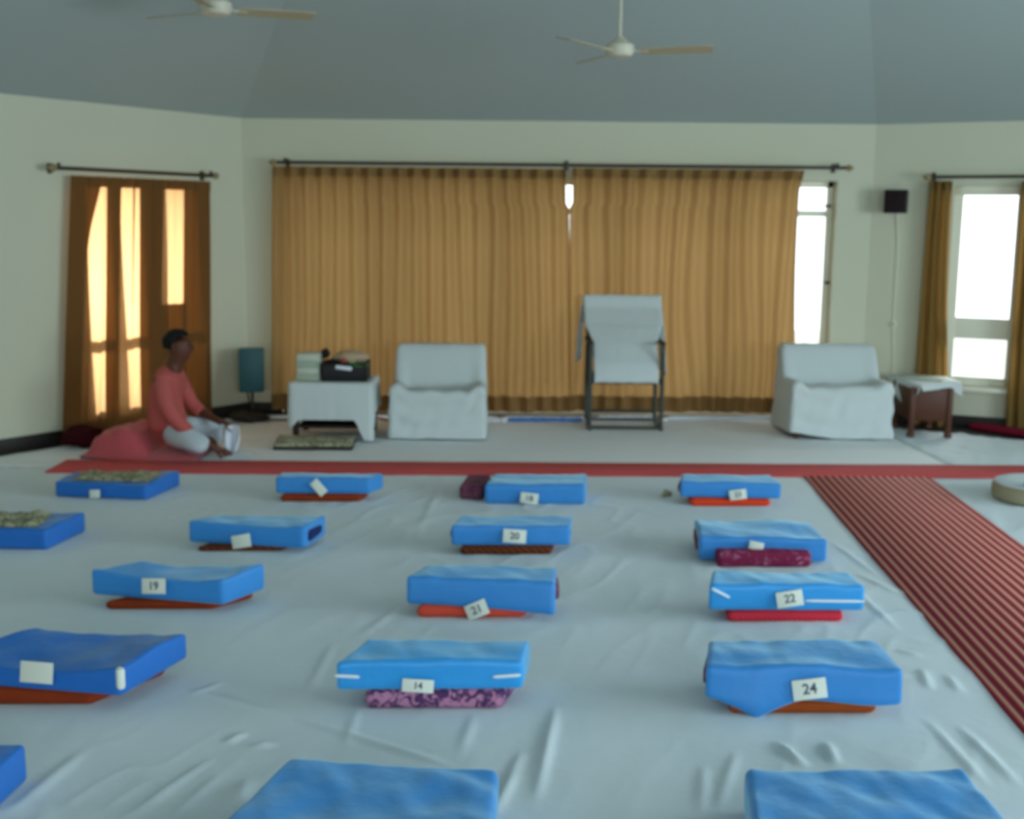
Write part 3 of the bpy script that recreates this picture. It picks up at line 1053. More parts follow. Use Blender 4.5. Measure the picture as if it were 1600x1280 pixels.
def rod(label, wl, xa, ya, xb, yb, off=0.12, mids=()):
    pa, pb = WP(xa, ya, wl, off), WP(xb, yb, wl, off)
    z = (pa.z + pb.z) / 2
    pa.z = pb.z = z
    root = empty('curtain_rod', (pa + pb) / 2)
    tag(root, label, 'curtain rod')
    o = root.location
    n = wl['n']
    d = (pb - pa).normalized()
    MB().tube([pa - o, pb - o], 0.013, 12).build('pole', M['rod'], root)
    for p, s_ in ((pa, -1), (pb, 1)):
        MB().tube([p - o + d * s_ * x for x in (0, 0.012, 0.03, 0.05, 0.062)], [0.014, 0.024, 0.028, 0.016, 0.004], 12).build('finial', M['brass'], root)
    for t in (0.015, 0.985) + tuple(mids):
        p = pa + (pb - pa) * t - o
        MB().tube([p - n * (off - 0.003), p], 0.009, 8).box(p - n * (off - 0.006) + Vector((0, 0, -0.0)), (0.03, 0.03, 0.07), Matrix((wl['d'], n, Vector((0, 0, 1)))).transposed(), 0.004)\
            .tube([p - Vector((0, 0, 0.014)), p + Vector((0, 0, 0.035))], [0.012, 0.014], 8).build('bracket', M['rod'], root)
    return root


rod('long dark curtain rod above the wide ochre curtains', W_BACK, 432, 255, 1322, 261, 0.13, (0.51,))
rod('dark curtain rod above the brown curtain at left', W_LEFT, 88, 263, 333, 274, 0.12)
rod('dark curtain rod above the bright window at right', W_RIGHT, 1455, 277, 1660, 275, 0.12)

gap = 0.026
curtain('wide ochre pleated curtain behind the left armchair and cloth-covered table', W_BACK, (426, 884), (261, 263), (424, 888), (641, 643), 0.12, 19, M['curtain'], 1.0, amp=(0.03, 0.034), bigamp=0.02,
        edgeR=lambda t: 0.0 if t < 0.14 else 0.024)
curtain('wide ochre curtain behind the tall draped chair, left of the bright doorway', W_BACK, (895, 1252), (263, 266), (892, 1240), (643, 645), 0.12, 13, M['curtain'], 5.0,
        amp=(0.03, 0.034),
        edgeL=lambda t: 0.0 if t < 0.14 else -0.022,
        edgeR=lambda t: 0.03 * max(0, 1 - t * 14) - 0.02 * math.sin(min(1, t * 1.2) * math.pi), bigamp=0.02, warp=0.6)
curtain('brown curtain with glowing window panes behind the seated person', W_LEFT, (328, 112), (282, 276), (330, 97), (660, 684), 0.085, 9, M['curtain_left'], 9.0, amp=(0.012, 0.018),
        panels=[(0.0, 0.20, 0.0, 1.0, 0.0, 0.20), (0.36, 0.53, 0.0, 1.0, 0.36, 0.50), (0.80, 1.0, 0.0, 0.32, 0.89, 1.0), (0.89, 1.0, 0.32, 1.0, 0.90, 1.0),
                (0.66, 0.76, 0.0, 1.0, 0.64, 0.73), (0.18, 0.38, 0.50, 1.0, 0.18, 0.38), (0.57, 0.59, 0.0, 0.5, 0.57, 0.58)])
curtain('narrow olive brown curtain at the left of the bright right window', W_RIGHT, (1453, 1488), (283, 283), (1424, 1484), (662, 668), 0.09, 3, M['curtain_right'], 13.0,
        edgeR=lambda t: -0.03 * math.sin(t * math.pi))
curtain('brown curtain at the far right edge of the bright window', W_RIGHT, (1597, 1650), (283, 283), (1570, 1650), (672, 676), 0.10, 4, M['curtain_right'], 17.0)


# ------------------------------------------------------------------ armchairs under white covers
def armchair(label, pxl, pxr, yb, ytop, yseat, wback, rz, seed, lift=None):
    pl, pr = P(pxl, yb), P(pxr, yb)
    w_ = (pr - pl).length
    Y0 = (pl.y + pr.y) / 2
    dep = 0.62
    hs = PY((pxl + pxr) / 2, yseat, Y0).z
    ht = PY((pxl + pxr) / 2, ytop, Y0 + dep * 0.86).z
    root = empty('armchair', ((pl.x + pr.x) / 2, Y0 + dep / 2, 0.0), rz)
    tag(root, label, 'armchair')
    NX, NY, NK = 30, 34, 16

    def Hh(x, y):  # x in -1..1, y 0..1
        arm = 0.045 * max(0, min(1, (abs(x) - 0.70) / 0.12))
        seat = hs - 0.035 * y + 0.012 * nz(x * 3 + seed, y * 5)
        b = max(0, min(1, (y - 0.50) / 0.30))
        b = b * b * (3 - 2 * b)
        z = seat + arm * (1 - b) + (ht - seat) * b
        ex = max(0, (abs(x) - 0.93) / 0.07)
        ey = max(0, (0.05 - y) / 0.05, (y - 0.95) / 0.05)
        z -= 0.022 * ex * ex + 0.02 * ey * ey
        z += 0.006 * nz(x * 6, y * 9 + seed, 2)
        return z

    def XY(x, y, z=None):
        X = x * w_ / 2
        tz = 0 if z is None else z
        return X, (y - 0.5) * dep
    vs, fs = [], []
    for j in range(NY + 1):
        for i in range(NX + 1):
            x, y = i / NX * 2 - 1, j / NY
            X, Y = XY(x, y)
            k = wback + (1 - wback) * (1 - max(0, min(1, (y - 0.45) / 0.4)))
            vs.append((X * k, Y, Hh(x, y)))
            if i < NX and j < NY:
                q_ = j * (NX + 1) + i
                fs.append((q_, q_ + 1, q_ + NX + 2, q_ + NX + 1))
    # skirt
    per = [(i, 0) for i in range(NX)] + [(NX, j) for j in range(NY)] + [(i, NY) for i in range(NX, 0, -1)] + [(0, j) for j in range(NY, 0, -1)]
    prev = [j * (NX + 1) + i for i, j in per]
    for k in range(1, NK + 1):
        t = k / NK
        cur = []
        for pi_, (i, j) in enumerate(per):
            base = Vector(vs[j * (NX + 1) + i])
            x, y = i / NX * 2 - 1, j / NY
            bot = 0.013 + (lift(x, y) if lift else 0) + 0.006 * (1 + nz(pi_ * 0.2, seed))
            z = base.z + (bot - base.z) * t
            out = Vector((x if abs(x) > 0.99 else 0, -1 if j == 0 else (1 if j == NY else 0), 0))
            fold = 0.008 * nz(pi_ * 0.35 + t * 1.5, seed, t * 2.5) + 0.006 * math.sin(t * 14 + 1.5 * (x * x)) * (1 if j == 0 else 0.3)
            fl_ = 0.012 * t
            xx = base.x
            if abs(x) > 0.99:
                xx = base.x + (x * w_ / 2 - base.x) * min(1, t * 1.0)
            vs.append((xx + out.x * (fold + fl_), base.y + out.y * (fold + fl_), z))
            cur.append(len(vs) - 1)
        for q_ in range(len(per)):
            q2 = (q_ + 1) % len(per)
            fs.append((prev[q_], prev[q2], cur[q2], cur[q_]))
        prev = cur
    mesh_obj('slipcover', vs, fs, M['cover'], root)
    for sx in (-1, 1):
        for sy in (-1, 1):
            MB().tube([(sx * (w_ / 2 - 0.05), sy * (dep / 2 - 0.05), 0.012), (sx * (w_ / 2 - 0.05), sy * (dep / 2 - 0.05), 0.12)], [0.018, 0.024], 10).build('leg', M['wood'], root)
    MB().box((0, 0, 0.145), (w_ - 0.06, dep - 0.06, 0.09), None, 0.02).build('seat_frame', M['wood'], root)
    return root


armchair('low armchair under a white cover beside the cloth-covered table', 609, 757, 689, 537, 611, 0.97, 0.0, 1)
armchair('low armchair under a creased white cover beside the wooden side table', 1236, 1390, 689, 538, 606, 0.97, 0.0, 5,
         lift=lambda x, y: 0.045 * max(0, 1 - (x + 1) / 0.9) if y < 0.02 else (0.045 * (1 - y) if x < -0.99 else 0))

# ------------------------------------------------------------------ tall chair with a sheet over it
fl_, fr_ = P(921, 675), P(1031, 673)
Y0 = (fl_.y + fr_.y) / 2
cw = fr_.x - fl_.x
zs = PY(976, 594, Y0).z
za = PY(1030, 540, Y0).z
dep = 0.50
zt_ = PY(976, 461, Y0 + dep).z
root = empty('chair', ((fl_.x + fr_.x) / 2, Y0 + dep / 2, 0.0))
tag(root, 'dark metal-framed armchair with sled feet under a white sheet', 'chair')
hw = cw / 2
for sx in (-1, 1):
    MB().tube([(sx * hw, -dep / 2, 0.03), (sx * hw, -dep / 2, za)], 0.017, 10).build('leg', M['metal'], root)
    MB().tube([(sx * hw, dep / 2 - 0.1, 0.03), (sx * hw, dep / 2 - 0.06, zs), (sx * hw * 0.94, dep / 2, zt_ - 0.02)], 0.017, 10).build('leg', M['metal'], root)
    MB().tube([(sx * hw, -dep / 2 - 0.03, 0.024), (sx * hw, dep / 2 - 0.08, 0.024)], 0.016, 10).build('foot_rail', M['metal'], root)
    MB().box((sx * hw, -0.03, za + 0.012), (0.045, dep - 0.04, 0.024), None, 0.008).build('armrest', M['wood_dark'], root)
MB().tube([(-hw, -dep / 2, 0.095), (hw, -dep / 2, 0.095)], 0.013, 10).build('stretcher', M['metal'], root)
MB().tube([(-hw, -dep / 2, 0.03), (hw, -dep / 2, 0.03)], 0.012, 10).build('stretcher', M['metal'], root)
MB().tube([(-hw, dep / 2 - 0.09, 0.095), (hw, dep / 2 - 0.09, 0.095)], 0.013, 10).build('stretcher', M['metal'], root)
MB().box((0, -0.01, zs - 0.012), (cw - 0.02, dep - 0.04, 0.045), None, 0.012).build('seat', M['wood_dark'], root)
MB().tube([(-hw * 0.94, dep / 2, zt_ - 0.02), (hw * 0.94, dep / 2, zt_ - 0.02)], 0.017, 10).build('back_rail', M['metal'], root)
MB().box((0, dep / 2 - 0.02, (zs + zt_) / 2 + 0.06), (cw - 0.06, 0.03, (zt_ - zs) - 0.16), Matrix.Rotation(R(-5), 3, 'X'), 0.01).build('backrest', M['wood_dark'], root)

# the sheet: seat front -> seat -> up the back -> over the top -> down behind
prof = [(-dep / 2 - 0.016, zs - 0.02), (-dep / 2 - 0.020, zs + 0.03), (-dep / 2 + 0.02, zs + 0.12), (-dep * 0.2, zs + 0.27),
        (dep * 0.15, zs + 0.43), (dep / 2 - 0.06, zt_ - 0.10), (dep / 2 - 0.022, zt_ - 0.005), (dep / 2 + 0.0, zt_ + 0.006), (dep / 2 + 0.025, zt_ - 0.01), (dep / 2 + 0.03, zt_ - 0.2), (dep / 2 + 0.04, zt_ - 0.5)]


def interp(prof, t):
    L = [0]
    for i in range(1, len(prof)):
        L.append(L[-1] + math.dist(prof[i - 1], prof[i]))
    x = t * L[-1]
    for i in range(1, len(prof)):
        if x <= L[i] or i == len(prof) - 1:
            f = (x - L[i - 1]) / (L[i] - L[i - 1])
            return prof[i - 1][0] + (prof[i][0] - prof[i - 1][0]) * f, prof[i - 1][1] + (prof[i][1] - prof[i - 1][1]) * f


vs, fs = [], []
NU, NV = 28, 60
for j in range(NV + 1):
    t = j / NV
    y, z = interp(prof, t)
    for i in range(NU + 1):
        x = i / NU * 2 - 1
        ins = min(1, max(0, (z - za) / 0.15))      # cloth passes between the arms low down
        ww = (hw - 0.03) + ins * 0.065
        vs.append((x * ww, y + 0.004 * nz(x * 4, t * 6, 3) - 0.01 * (1 - x * x) * (1 if t < 0.4 else 0), z + 0.004 * nz(x * 5, t * 5) - (0.012 if (abs(x) > 0.95 and t < 0.05) else 0)))
        if i < NU and j < NV:
            q_ = j * (NU + 1) + i
            fs.append((q_, q_ + 1, q_ + NU + 2, q_ + NU + 1))
# side wings falling outside the arms from the top corners
for sx in (-1, 1):
    b0 = len(vs)
    n1, n2 = 8, 22
    zlow = zs + (0.10 if sx < 0 else 0.02)
    for j in range(n2 + 1):
        t = j / n2
        z = zt_ - 0.01 - (zt_ - 0.01 - zlow) * t
        for i in range(n1 + 1):
            u = i / n1
            x = sx * (hw + 0.030 + 0.012 * t + 0.055 * u * t ** 0.5 + 0.006 * nz(t * 5, u * 3, sx))
            y = dep / 2 + 0.03 - u * 0.05 * (0.3 + t)
            vs.append((x, y, z - 0.03 * u * (1 - t) - 0.04 * u * t * (1 if sx > 0 else 0.3)))
            if i < n1 and j < n2:
                q_ = b0 + j * (n1 + 1) + i
                fs.append((q_, q_ + 1, q_ + n1 + 2, q_ + n1 + 1))
    # strip that joins the wing to the front of the sheet over the top corner
    b0 = len(vs)
    for j in range(13):
        t = j / 12
        z = zt_ + 0.004 - t * 0.50
        for i in range(5):
            u = i / 4
            x = sx * (hw + 0.035 + 0.020 * t * 0.5 + 0.022 * u * t)
            vs.append((x, dep / 2 - 0.005 - 0.02 * t + 0.04 * u, z - 0.01 * u))
            if i < 4 and j < 12:
                q_ = b0 + j * 5 + i
                fs.append((q_, q_ + 1, q_ + 6, q_ + 5))
o = mesh_obj('draped_sheet', vs, fs, M['cover'])
o.location = root.location
tag(o, 'white sheet hung over the tall metal-framed chair', 'sheet')
md = o.modifiers.new('thickness', 'SOLIDIFY'); md.thickness = 0.003


# ------------------------------------------------------------------ cloth-covered table at left
def table_cloth(name, w_, d_, zt0, hang, m, seed, flare=0.012):
    """hang(x, y, side) gives the bottom height at a perimeter point"""
    NX, NY, NK = 24, 18, 12
    vs, fs = [], []
    for j in range(NY + 1):
        for i in range(NX + 1):
            x, y = i / NX * 2 - 1, j / NY * 2 - 1
            vs.append((x * w_ / 2, y * d_ / 2, zt0 + 0.002 * nz(x * 4, y * 4, seed)))
            if i < NX and j < NY:
                q_ = j * (NX + 1) + i
                fs.append((q_, q_ + 1, q_ + NX + 2, q_ + NX + 1))
    per = [(i, 0) for i in range(NX)] + [(NX, j) for j in range(NY)] + [(i, NY) for i in range(NX, 0, -1)] + [(0, j) for j in range(NY, 0, -1)]
    prev = [j * (NX + 1) + i for i, j in per]
    for k in range(1, NK + 1):
        t = k / NK
        cur = []
        for pi_, (i, j) in enumerate(per):
            b = Vector(vs[j * (NX + 1) + i])
            x, y = i / NX * 2 - 1, j / NY * 2 - 1
            ox = 0 if abs(x) < 0.99 else x
            oy = 0 if abs(y) < 0.99 else y
            z = b.z + (hang(x, y) - b.z) * t
            f = 0.006 + flare * t + 0.010 * t * nz(pi_ * 0.4, seed)
            vs.append((b.x + ox * f, b.y + oy * f, z))
            cur.append(len(vs) - 1)
        for q_ in range(len(per)):
            q2 = (q_ + 1) % len(per)
            fs.append((prev[q_], prev[q2], cur[q2], cur[q_]))
        prev = cur
    return mesh_obj(name, vs, fs, m)


tl, tr = P(452, 692), P(583, 692)
Y0 = tl.y
tw = (tr - tl).length - 0.03
td = 0.46
tz = PY(515, 599, Y0).z
tc_ = Vector(((tl.x + tr.x) / 2, Y0 + td / 2 + 0.01, 0))
root = empty('side_table', tc_)
tag(root, 'low dark wooden table under the white cloth, holding the black basket', 'table')
MB().box((0, 0, tz - 0.016), (tw, td, 0.028), None, 0.005).build('tabletop', M['wood_dark'], root)
for sx in (-1, 1):
    for sy in (-1, 1):
        MB().box((sx * (tw / 2 - 0.03), sy * (td / 2 - 0.03), (tz - 0.03) / 2 + 0.008), (0.045, 0.045, tz - 0.05), None, 0.005).build('leg', M['wood_dark'], root)
MB().box((0, 0, 0.11), (tw - 0.08, td - 0.08, 0.02), None, 0.004).build('shade_shelf', M['wood_dark'], root)  # dark board added to stand for the shade under the table
MB().box((0, td / 2 - 0.03, tz / 2), (tw - 0.1, 0.012, tz - 0.08), None, 0.003).build('shade_panel', M['wood_dark'], root)  # dark panel added behind, deepens the under-table shade


def hang1(x, y):
    if y < -0.99:      # front
        if x > 0.62:
            return 0.17 - 0.145 * min(1, (x - 0.62) / 0.2)
        if x < -0.8:
            return 0.17 - 0.07 * (-x - 0.8) / 0.2
        return 0.175
    if x > 0.99:
        return 0.03 + 0.19 * min(1, (y + 1) / 0.6)
    return 0.10 + 0.06 * min(1, (y + 1))


o = table_cloth('tablecloth', tw + 0.012, td + 0.012, tz, hang1, M['cover'], 3)
o.location = tc_
tag(o, 'white cloth over the low table with the black basket', 'tablecloth')

# things on that table
def on_table(px, w_px, z0, h, d_, yoff, m, name, label, cat, group=None, rz=0.0, bev=0.004):
    Yp = tc_.y + yoff
    p = PY(px, 580, Yp)
    w_ = w_px / F * Yp
    o = MB().box((0, 0, h / 2), (w_, d_, h), None, bev).build(name, m, None)
    o.location = (p.x, Yp, z0)
    o.rotation_euler = (0, 0, rz)
    tag(o, label, cat, group)
    return o


z = tz + 0.003
names = ['lowest', 'second from bottom', 'second from top', 'topmost']
for k in range(4):
    h = 0.05 if k != 1 else 0.045
    root = empty('book', (PY(486, 580, tc_.y - 0.02).x + 0.004 * nz(k * 2.3), tc_.y - 0.02, z), 0.05 * nz(k * 1.7, 3))
    tag(root, '%s of the pale green books stacked beside the black basket' % names[k], 'book', 'pale books on the cloth-covered table')
    ww = (37 - (k % 2) * 2) / F * tc_.y
    MB().box((0, 0, h / 2), (ww - 0.008, 0.21, h - 0.010), None, 0.001).build('pages', M['book_w'], root)
    cvb = MB()
    cvb.box((0, 0, 0.0025), (ww, 0.22, 0.004), None, 0.001).box((0, 0, h - 0.003), (ww, 0.22, 0.004), None, 0.001).box((0, -0.108, h / 2), (ww, 0.005, h - 0.004), None, 0.001)
    cvb.build('book_cover', M['book_g'] if k % 2 == 0 else M['book_w'], root)
    z += h
# black basket
Yp = tc_.y - 0.02
bp = PY(541, 580, Yp)
bw = 70 / F * Yp
root = empty('basket', (bp.x, Yp, tz + 0.003))
tag(root, 'black rectangular basket full of odds and ends on the white tablecloth', 'basket')
mb = MB()
hb = 0.125
for sx in (-1, 1):
    mb.box((sx * (bw / 2 - 0.006), 0, hb / 2), (0.012, 0.26, hb), None, 0.003)
for sy in (-1, 1):
    mb.box((0, sy * 0.124, hb / 2), (bw, 0.012, hb), None, 0.003)
mb.box((0, 0, 0.006), (bw, 0.25, 0.012))
mb.build('basket_body', M['black'], root)
mb = MB()
mb.tube([(-bw / 2, -0.13, hb), (bw / 2, -0.13, hb), (bw / 2, 0.13, hb), (-bw / 2, 0.13, hb), (-bw / 2, -0.13, hb)], 0.008, 8)
mb.build('rim', M['black'], root)
bz = tz + 0.003


def blob(name, px, Yq, zc, sx, sy, sz, m, label, cat, seed=0):
    vs, fs = [], []
    nu, nv = 20, 12
    for j in range(nv + 1):
        th = math.pi * j / nv
        for i in range(nu):
            a_ = 2 * math.pi * i / nu
            dv = Vector((math.sin(th) * math.cos(a_), math.sin(th) * math.sin(a_), math.cos(th)))
            k = 1 + 0.35 * nz(dv.x * 2.2 + seed, dv.y * 2.2, dv.z * 2.2)
            vs.append((dv.x * sx * k, dv.y * sy * k, dv.z * sz * k))
    for j in range(nv):
        for i in range(nu):
            i2 = (i + 1) % nu
            fs.append((j * nu + i, j * nu + i2, (j + 1) * nu + i2, (j + 1) * nu + i))
    o = mesh_obj(name, vs, fs, m)
    p = PY(px, 580, Yq)
    o.location = (p.x, Yq, zc)
    tag(o, label, cat)
    return o


blob('cloth_bundle', 548, Yp, bz + 0.165, 0.13, 0.10, 0.05, M['tan_cloth'], 'pinkish tan cloth bundle heaped in the black basket', 'cloth', 3)
blob('dark_bag', 509, Yp + 0.03, bz + 0.19, 0.035, 0.04, 0.035, M['black'], 'small black bundle at the left end of the basket', 'bag', 8)
o = MB().box((0, 0, 0), (0.03, 0.05, 0.025), None, 0.008).build('red_box', M['red_small'], None)
o.location = (PY(537, 563, Yp - 0.11).x, Yp - 0.11, PY(537, 563, Yp - 0.11).z)
tag(o, 'tiny red object on top of the black basket', 'box')
o = MB().tube([(-0.06, 0, 0.012), (-0.02, -0.005, -0.002), (0.03, 0, -0.006), (0.07, 0.01, 0.0)], 0.012, 8).build('green_bottle', M['green'], None)
q = PY(560, 570, Yp - 0.12)
o.location = q
tag(o, 'slim green bottle lying across the black basket', 'bottle')
o = MB().box((0, 0, 0), (0.12, 0.012, 0.03), Matrix.Rotation(R(6), 3, 'Y'), 0.005).build('folded_paper', M['paper'], None)
q = PY(537, 575, Yp - 0.145)
o.location = q
tag(o, 'folded white paper at the front rim of the black basket', 'paper')
# orange stick poking out behind the armchair
o = MB().tube([P(586, 652, 0.12), P(612, 658, 0.10)], 0.008, 8).build('stick', M['orange'], None)
o2 = None
tag(o, 'short orange stick leaning between the cloth-covered table and armchair', 'stick')

# flat beige cushion in front of the table
q = [P(426, 706), P(551, 706), P(556, 682, 0.05), P(434, 682, 0.05)]
for v in q:
    v.z = 0
cc = sum(q, Vector()) / 4
root = empty('seat_cushion', cc)
tag(root, 'flat mottled beige seat cushion on the floor before the low table', 'cushion')
slab('base_pad', q, 0.012, 0.032, 0.008, M['wood_dark'], root, cc, 41, 0.002)
q2 = [v + (cc - v) * 0.02 for v in q]
slab('cushion_pad', q2, 0.032, 0.062, 0.012, M['cloth_beige'], root, cc, 42, 0.006)

# ------------------------------------------------------------------ side table at right
f1_, f2_ = P(1422, 686), P(1480, 687)
b1_, b2_ = P(1396, 671), P(1450, 672)
cc = (f1_ + f2_ + b1_ + b2_) / 4
tzz = PY(1440, 603, f1_.y).z
root = empty('side_table', cc)
tag(root, 'small dark wooden side table with deep panels at right', 'table')
legs = [f1_, f2_, b2_, b1_]
for p in legs:
    v = p - cc
    MB().box((v.x, v.y, (tzz - 0.02) / 2 + 0.012), (0.04, 0.04, tzz - 0.03), None, 0.006).box((v.x, v.y, 0.03), (0.052, 0.052, 0.034), None, 0.01).build('leg', M['wood'], root)
for i in range(4):
    a_, b_ = legs[i] - cc, legs[(i + 1) % 4] - cc
    m_ = (a_ + b_) / 2
    d_ = (b_ - a_)
    ang = math.atan2(d_.y, d_.x)
    MB().box((m_.x, m_.y, tzz - 0.15), (d_.length - 0.03, 0.016, 0.24), Matrix.Rotation(ang, 3, 'Z'), 0.003).build('side_panel', M['wood'], root)
top = [P(1385, 601, tzz), P(1492, 603, tzz), P(1470, 584, tzz), P(1392, 584, tzz)]
top = [P(1440, 604, tzz), P(1500, 598, tzz), P(1462, 583, tzz), P(1388, 587, tzz)]
for v in top:
    v.z = 0
slab('tabletop', top, tzz - 0.03, tzz, 0.006, M['wood'], root, cc, 51, 0.0)
# cloth over it with a flap towards the armchair
vs, fs = [], []
cen = sum(top, Vector()) / 4
tq = [cen + (v - cen) * 1.05 for v in top]
n = 16
for j in range(n + 1):
    for i in range(n + 1):
        u, v = i / n, j / n
        p = (tq[0] * (1 - u) + tq[1] * u) * (1 - v) + (tq[3] * (1 - u) + tq[2] * u) * v
        vs.append((p.x - cc.x, p.y - cc.y, tzz + 0.003))
        if i < n and j < n:
            q_ = j * (n + 1) + i
            fs.append((q_, q_ + 1, q_ + n + 2, q_ + n + 1))


def flap(ea, eb, drops, out):
    b0 = len(vs)
    nn, kk_ = 12, 6
    for k in range(kk_ + 1):
        for i in range(nn + 1):
            u = i / nn
            p = ea * (1 - u) + eb * u
            dz = np.interp(u, [x[0] for x in drops], [x[1] for x in drops]) * k / kk_
            vs.append((p.x - cc.x + out.x * 0.02 * k / kk_, p.y - cc.y + out.y * 0.02 * k / kk_, tzz + 0.003 - dz))
            if i < nn and k < kk_:
                q_ = b0 + k * (nn + 1) + i
                fs.append((q_, q_ + 1, q_ + nn + 2, q_ + nn + 1))


flap(tq[0], tq[3], [(0, 0.04), (0.3, 0.20), (0.6, 0.14), (1, 0.08)], Vector((-1, -0.6, 0)))
flap(tq[0], tq[1], [(0, 0.035), (0.7, 0.03), (0.85, 0.08), (1, 0.11)], Vector((0.3, -1, 0)))
o = mesh_obj('tablecloth', vs, fs, M['cover'])
o.location = cc
md = o.modifiers.new('thickness', 'SOLIDIFY'); md.thickness = 0.002
tag(o, 'small white cloth with hanging corners on the right side table', 'tablecloth')
# flat green-edged book on it
o = MB().box((0, 0, 0.009), (0.30, 0.22, 0.016), None, 0.003).build('flat_book', M['book_w'], None)
o.location = (cen.x, cen.y, tzz + 0.004)
o.rotation_euler = (0, 0, -0.6)
tag(o, 'flat pale book lying on the right side table', 'book')

# ------------------------------------------------------------------ wall fittings
def on_wall_box(name, wl, px, py, w_, h_, d_, m, off=0.06, bev=0.006):
    c = WP(px, py, wl, off + d_ / 2)
    root = empty(name, c, math.atan2(wl['d'].y, wl['d'].x))
    MB().box((0, 0, 0), (w_, d_, h_), None, bev).build('cabinet', m, root)
    return root, c


root, c = on_wall_box('wall_speaker', W_RIGHT, 1400, 315, 0.175, 0.185, 0.13, M['black'], 0.05)
tag(root, 'small black loudspeaker mounted high on the wall near the right window', 'loudspeaker')
rz = root.rotation_euler.z
inv = Matrix.Rotation(-rz, 3, 'Z')
nl = inv @ W_RIGHT['n']
MB().box(nl * 0.068, (0.155, 0.008, 0.165), None, 0.003).build('grille', M['grille'], root)
MB().tube([-nl * 0.06, -nl * 0.113], 0.02, 10).build('wall_bracket', M['metal'], root)
pts = [WP(1402, 334, W_RIGHT, 0.012), WP(1403, 380, W_RIGHT, 0.008), WP(1399, 440, W_RIGHT, 0.008), WP(1396, 500, W_RIGHT, 0.008), WP(1396, 560, W_RIGHT, 0.008), WP(1394, 640, W_RIGHT, 0.008)]
o = MB().tube(pts, 0.0045, 6).build('speaker_cable', M['frame'], None)
tag(o, 'thin pale cable running down the wall under the black loudspeaker', 'cable')
q = WP(1396, 506, W_RIGHT, 0.012)
root = empty('wall_socket', q, math.atan2(W_RIGHT['d'].y, W_RIGHT['d'].x))
MB().box((0, 0, 0), (0.04, 0.018, 0.045), None, 0.004).build('plate', M['frame'], root)
MB().box(nl * 0.011, (0.012, 0.008, 0.02), None, 0.002).build('switch', M['metal'], root)
tag(root, 'small wall switch on the cable below the black loudspeaker', 'switch')

# teal box at the left corner
c = WP(392, 578, W_LEFT, 0.0)
Yq = YB - 0.28
c = PY(393, 578, Yq)
root = empty('teal_speaker', c, 0.15)
tag(root, 'upright teal box-shaped loudspeaker on a stand beside the long curtain', 'loudspeaker')
wt, ht_ = 38 / F * Yq, 68 / F * Yq
MB().box((0, 0, 0), (wt, 0.16, ht_), None, 0.012).build('cabinet', M['teal'], root)
MB().box((0, -0.082, 0), (wt - 0.04, 0.008, ht_ - 0.05), None, 0.003).build('grille', M['teal'], root)
MB().tube([(0.0, 0.03, -ht_ / 2), (0.0, 0.03, -c.z + 0.02)], 0.012, 10).build('pole', M['metal'], root)
MB().lathe([(0.10, 0.0), (0.10, 0.012), (0.02, 0.025)], 20, (0, 0.03, -c.z + 0.008)).build('base', M['metal'], root)
o = MB().tube([c + Vector((-0.04, -0.0, -ht_ / 2)), c + Vector((0.0, -0.06, -ht_ / 2 - 0.12)), c + Vector((0.09, -0.1, -ht_ / 2 - 0.22)), Vector((c.x + 0.2, c.y - 0.14, 0.02)), Vector((c.x + 0.4, c.y - 0.1, 0.015))], 0.007, 8).build('power_cable', M['cable'], None)
tag(o, 'dark cable drooping from the teal loudspeaker to the floor', 'cable')
blob('dark_bundle', 385, YB - 0.45, 0.05, 0.16, 0.10, 0.04, M['wood_dark'], 'dark bundle on the floor under the teal loudspeaker', 'bundle', 5)

# sheet, plastic, and white rolls standing for daylight under the long curtain
def low_roll(name, x0, x1, y, yy, zz, m, label, cat, seed):
    p0, p1 = P(x0, y), P(x1, y)
    n_ = 24
    pts = [p0 + (p1 - p0) * (i / n_) + Vector((0, 0.02 * nz(i * 0.5, seed), zz + 0.004 * nz(i * 0.7, seed + 2))) for i in range(n_ + 1)]
    o = MB().tube(pts, [max(0.006, zz * (0.8 + 0.35 * nz(i * 0.6, seed + 5))) if 0 < i < n_ else 0.004 for i in range(n_ + 1)], 8).build(name, m, None)
    tag(o, label, cat)


low_roll('sheet_gleam_roll', 757, 792, 661, 0, 0.022, M['paper'], 'white rolled sheet at the right foot of the left armchair', 'sheet', 1)
low_roll('plastic_sheet', 792, 912, 660, 0, 0.022, M['tarp'], 'blue rolled plastic sheet on the floor left of the tall chair', 'sheet', 4)
low_roll('sheet_gleam_roll', 1040, 1226, 658, 0, 0.024, M['paper'], 'long white roll standing for light under the curtain foot right of the tall chair', 'sheet', 7)
low_roll('sheet_gleam_roll', 932, 1022, 656, 0, 0.02, M['paper'], 'white roll standing for light under the curtain, seen under the seat of the tall chair', 'sheet', 9)

# red cloth and baseboard at right
q = [P(1512, 672), P(1650, 694), P(1650, 686), P(1530, 669)]
for v in q:
    v.z = 0
cc = sum(q, Vector()) / 4
o = slab('red_cloth', q, 0.012, 0.05, 0.015, M['darkred'], None, cc, 61, 0.006)
o.location = cc
tag(o, 'dark crimson cloth on the floor under the bright right window', 'cloth')
# white sheet heap
# ------------------------------------------------------------------ ceiling fans
def ceil_z(x, y):
    # plane through the two front corners and the apex
    k = (YB - y) / (YB - APEX.y)
    return WH + (APEX.z - WH) * k


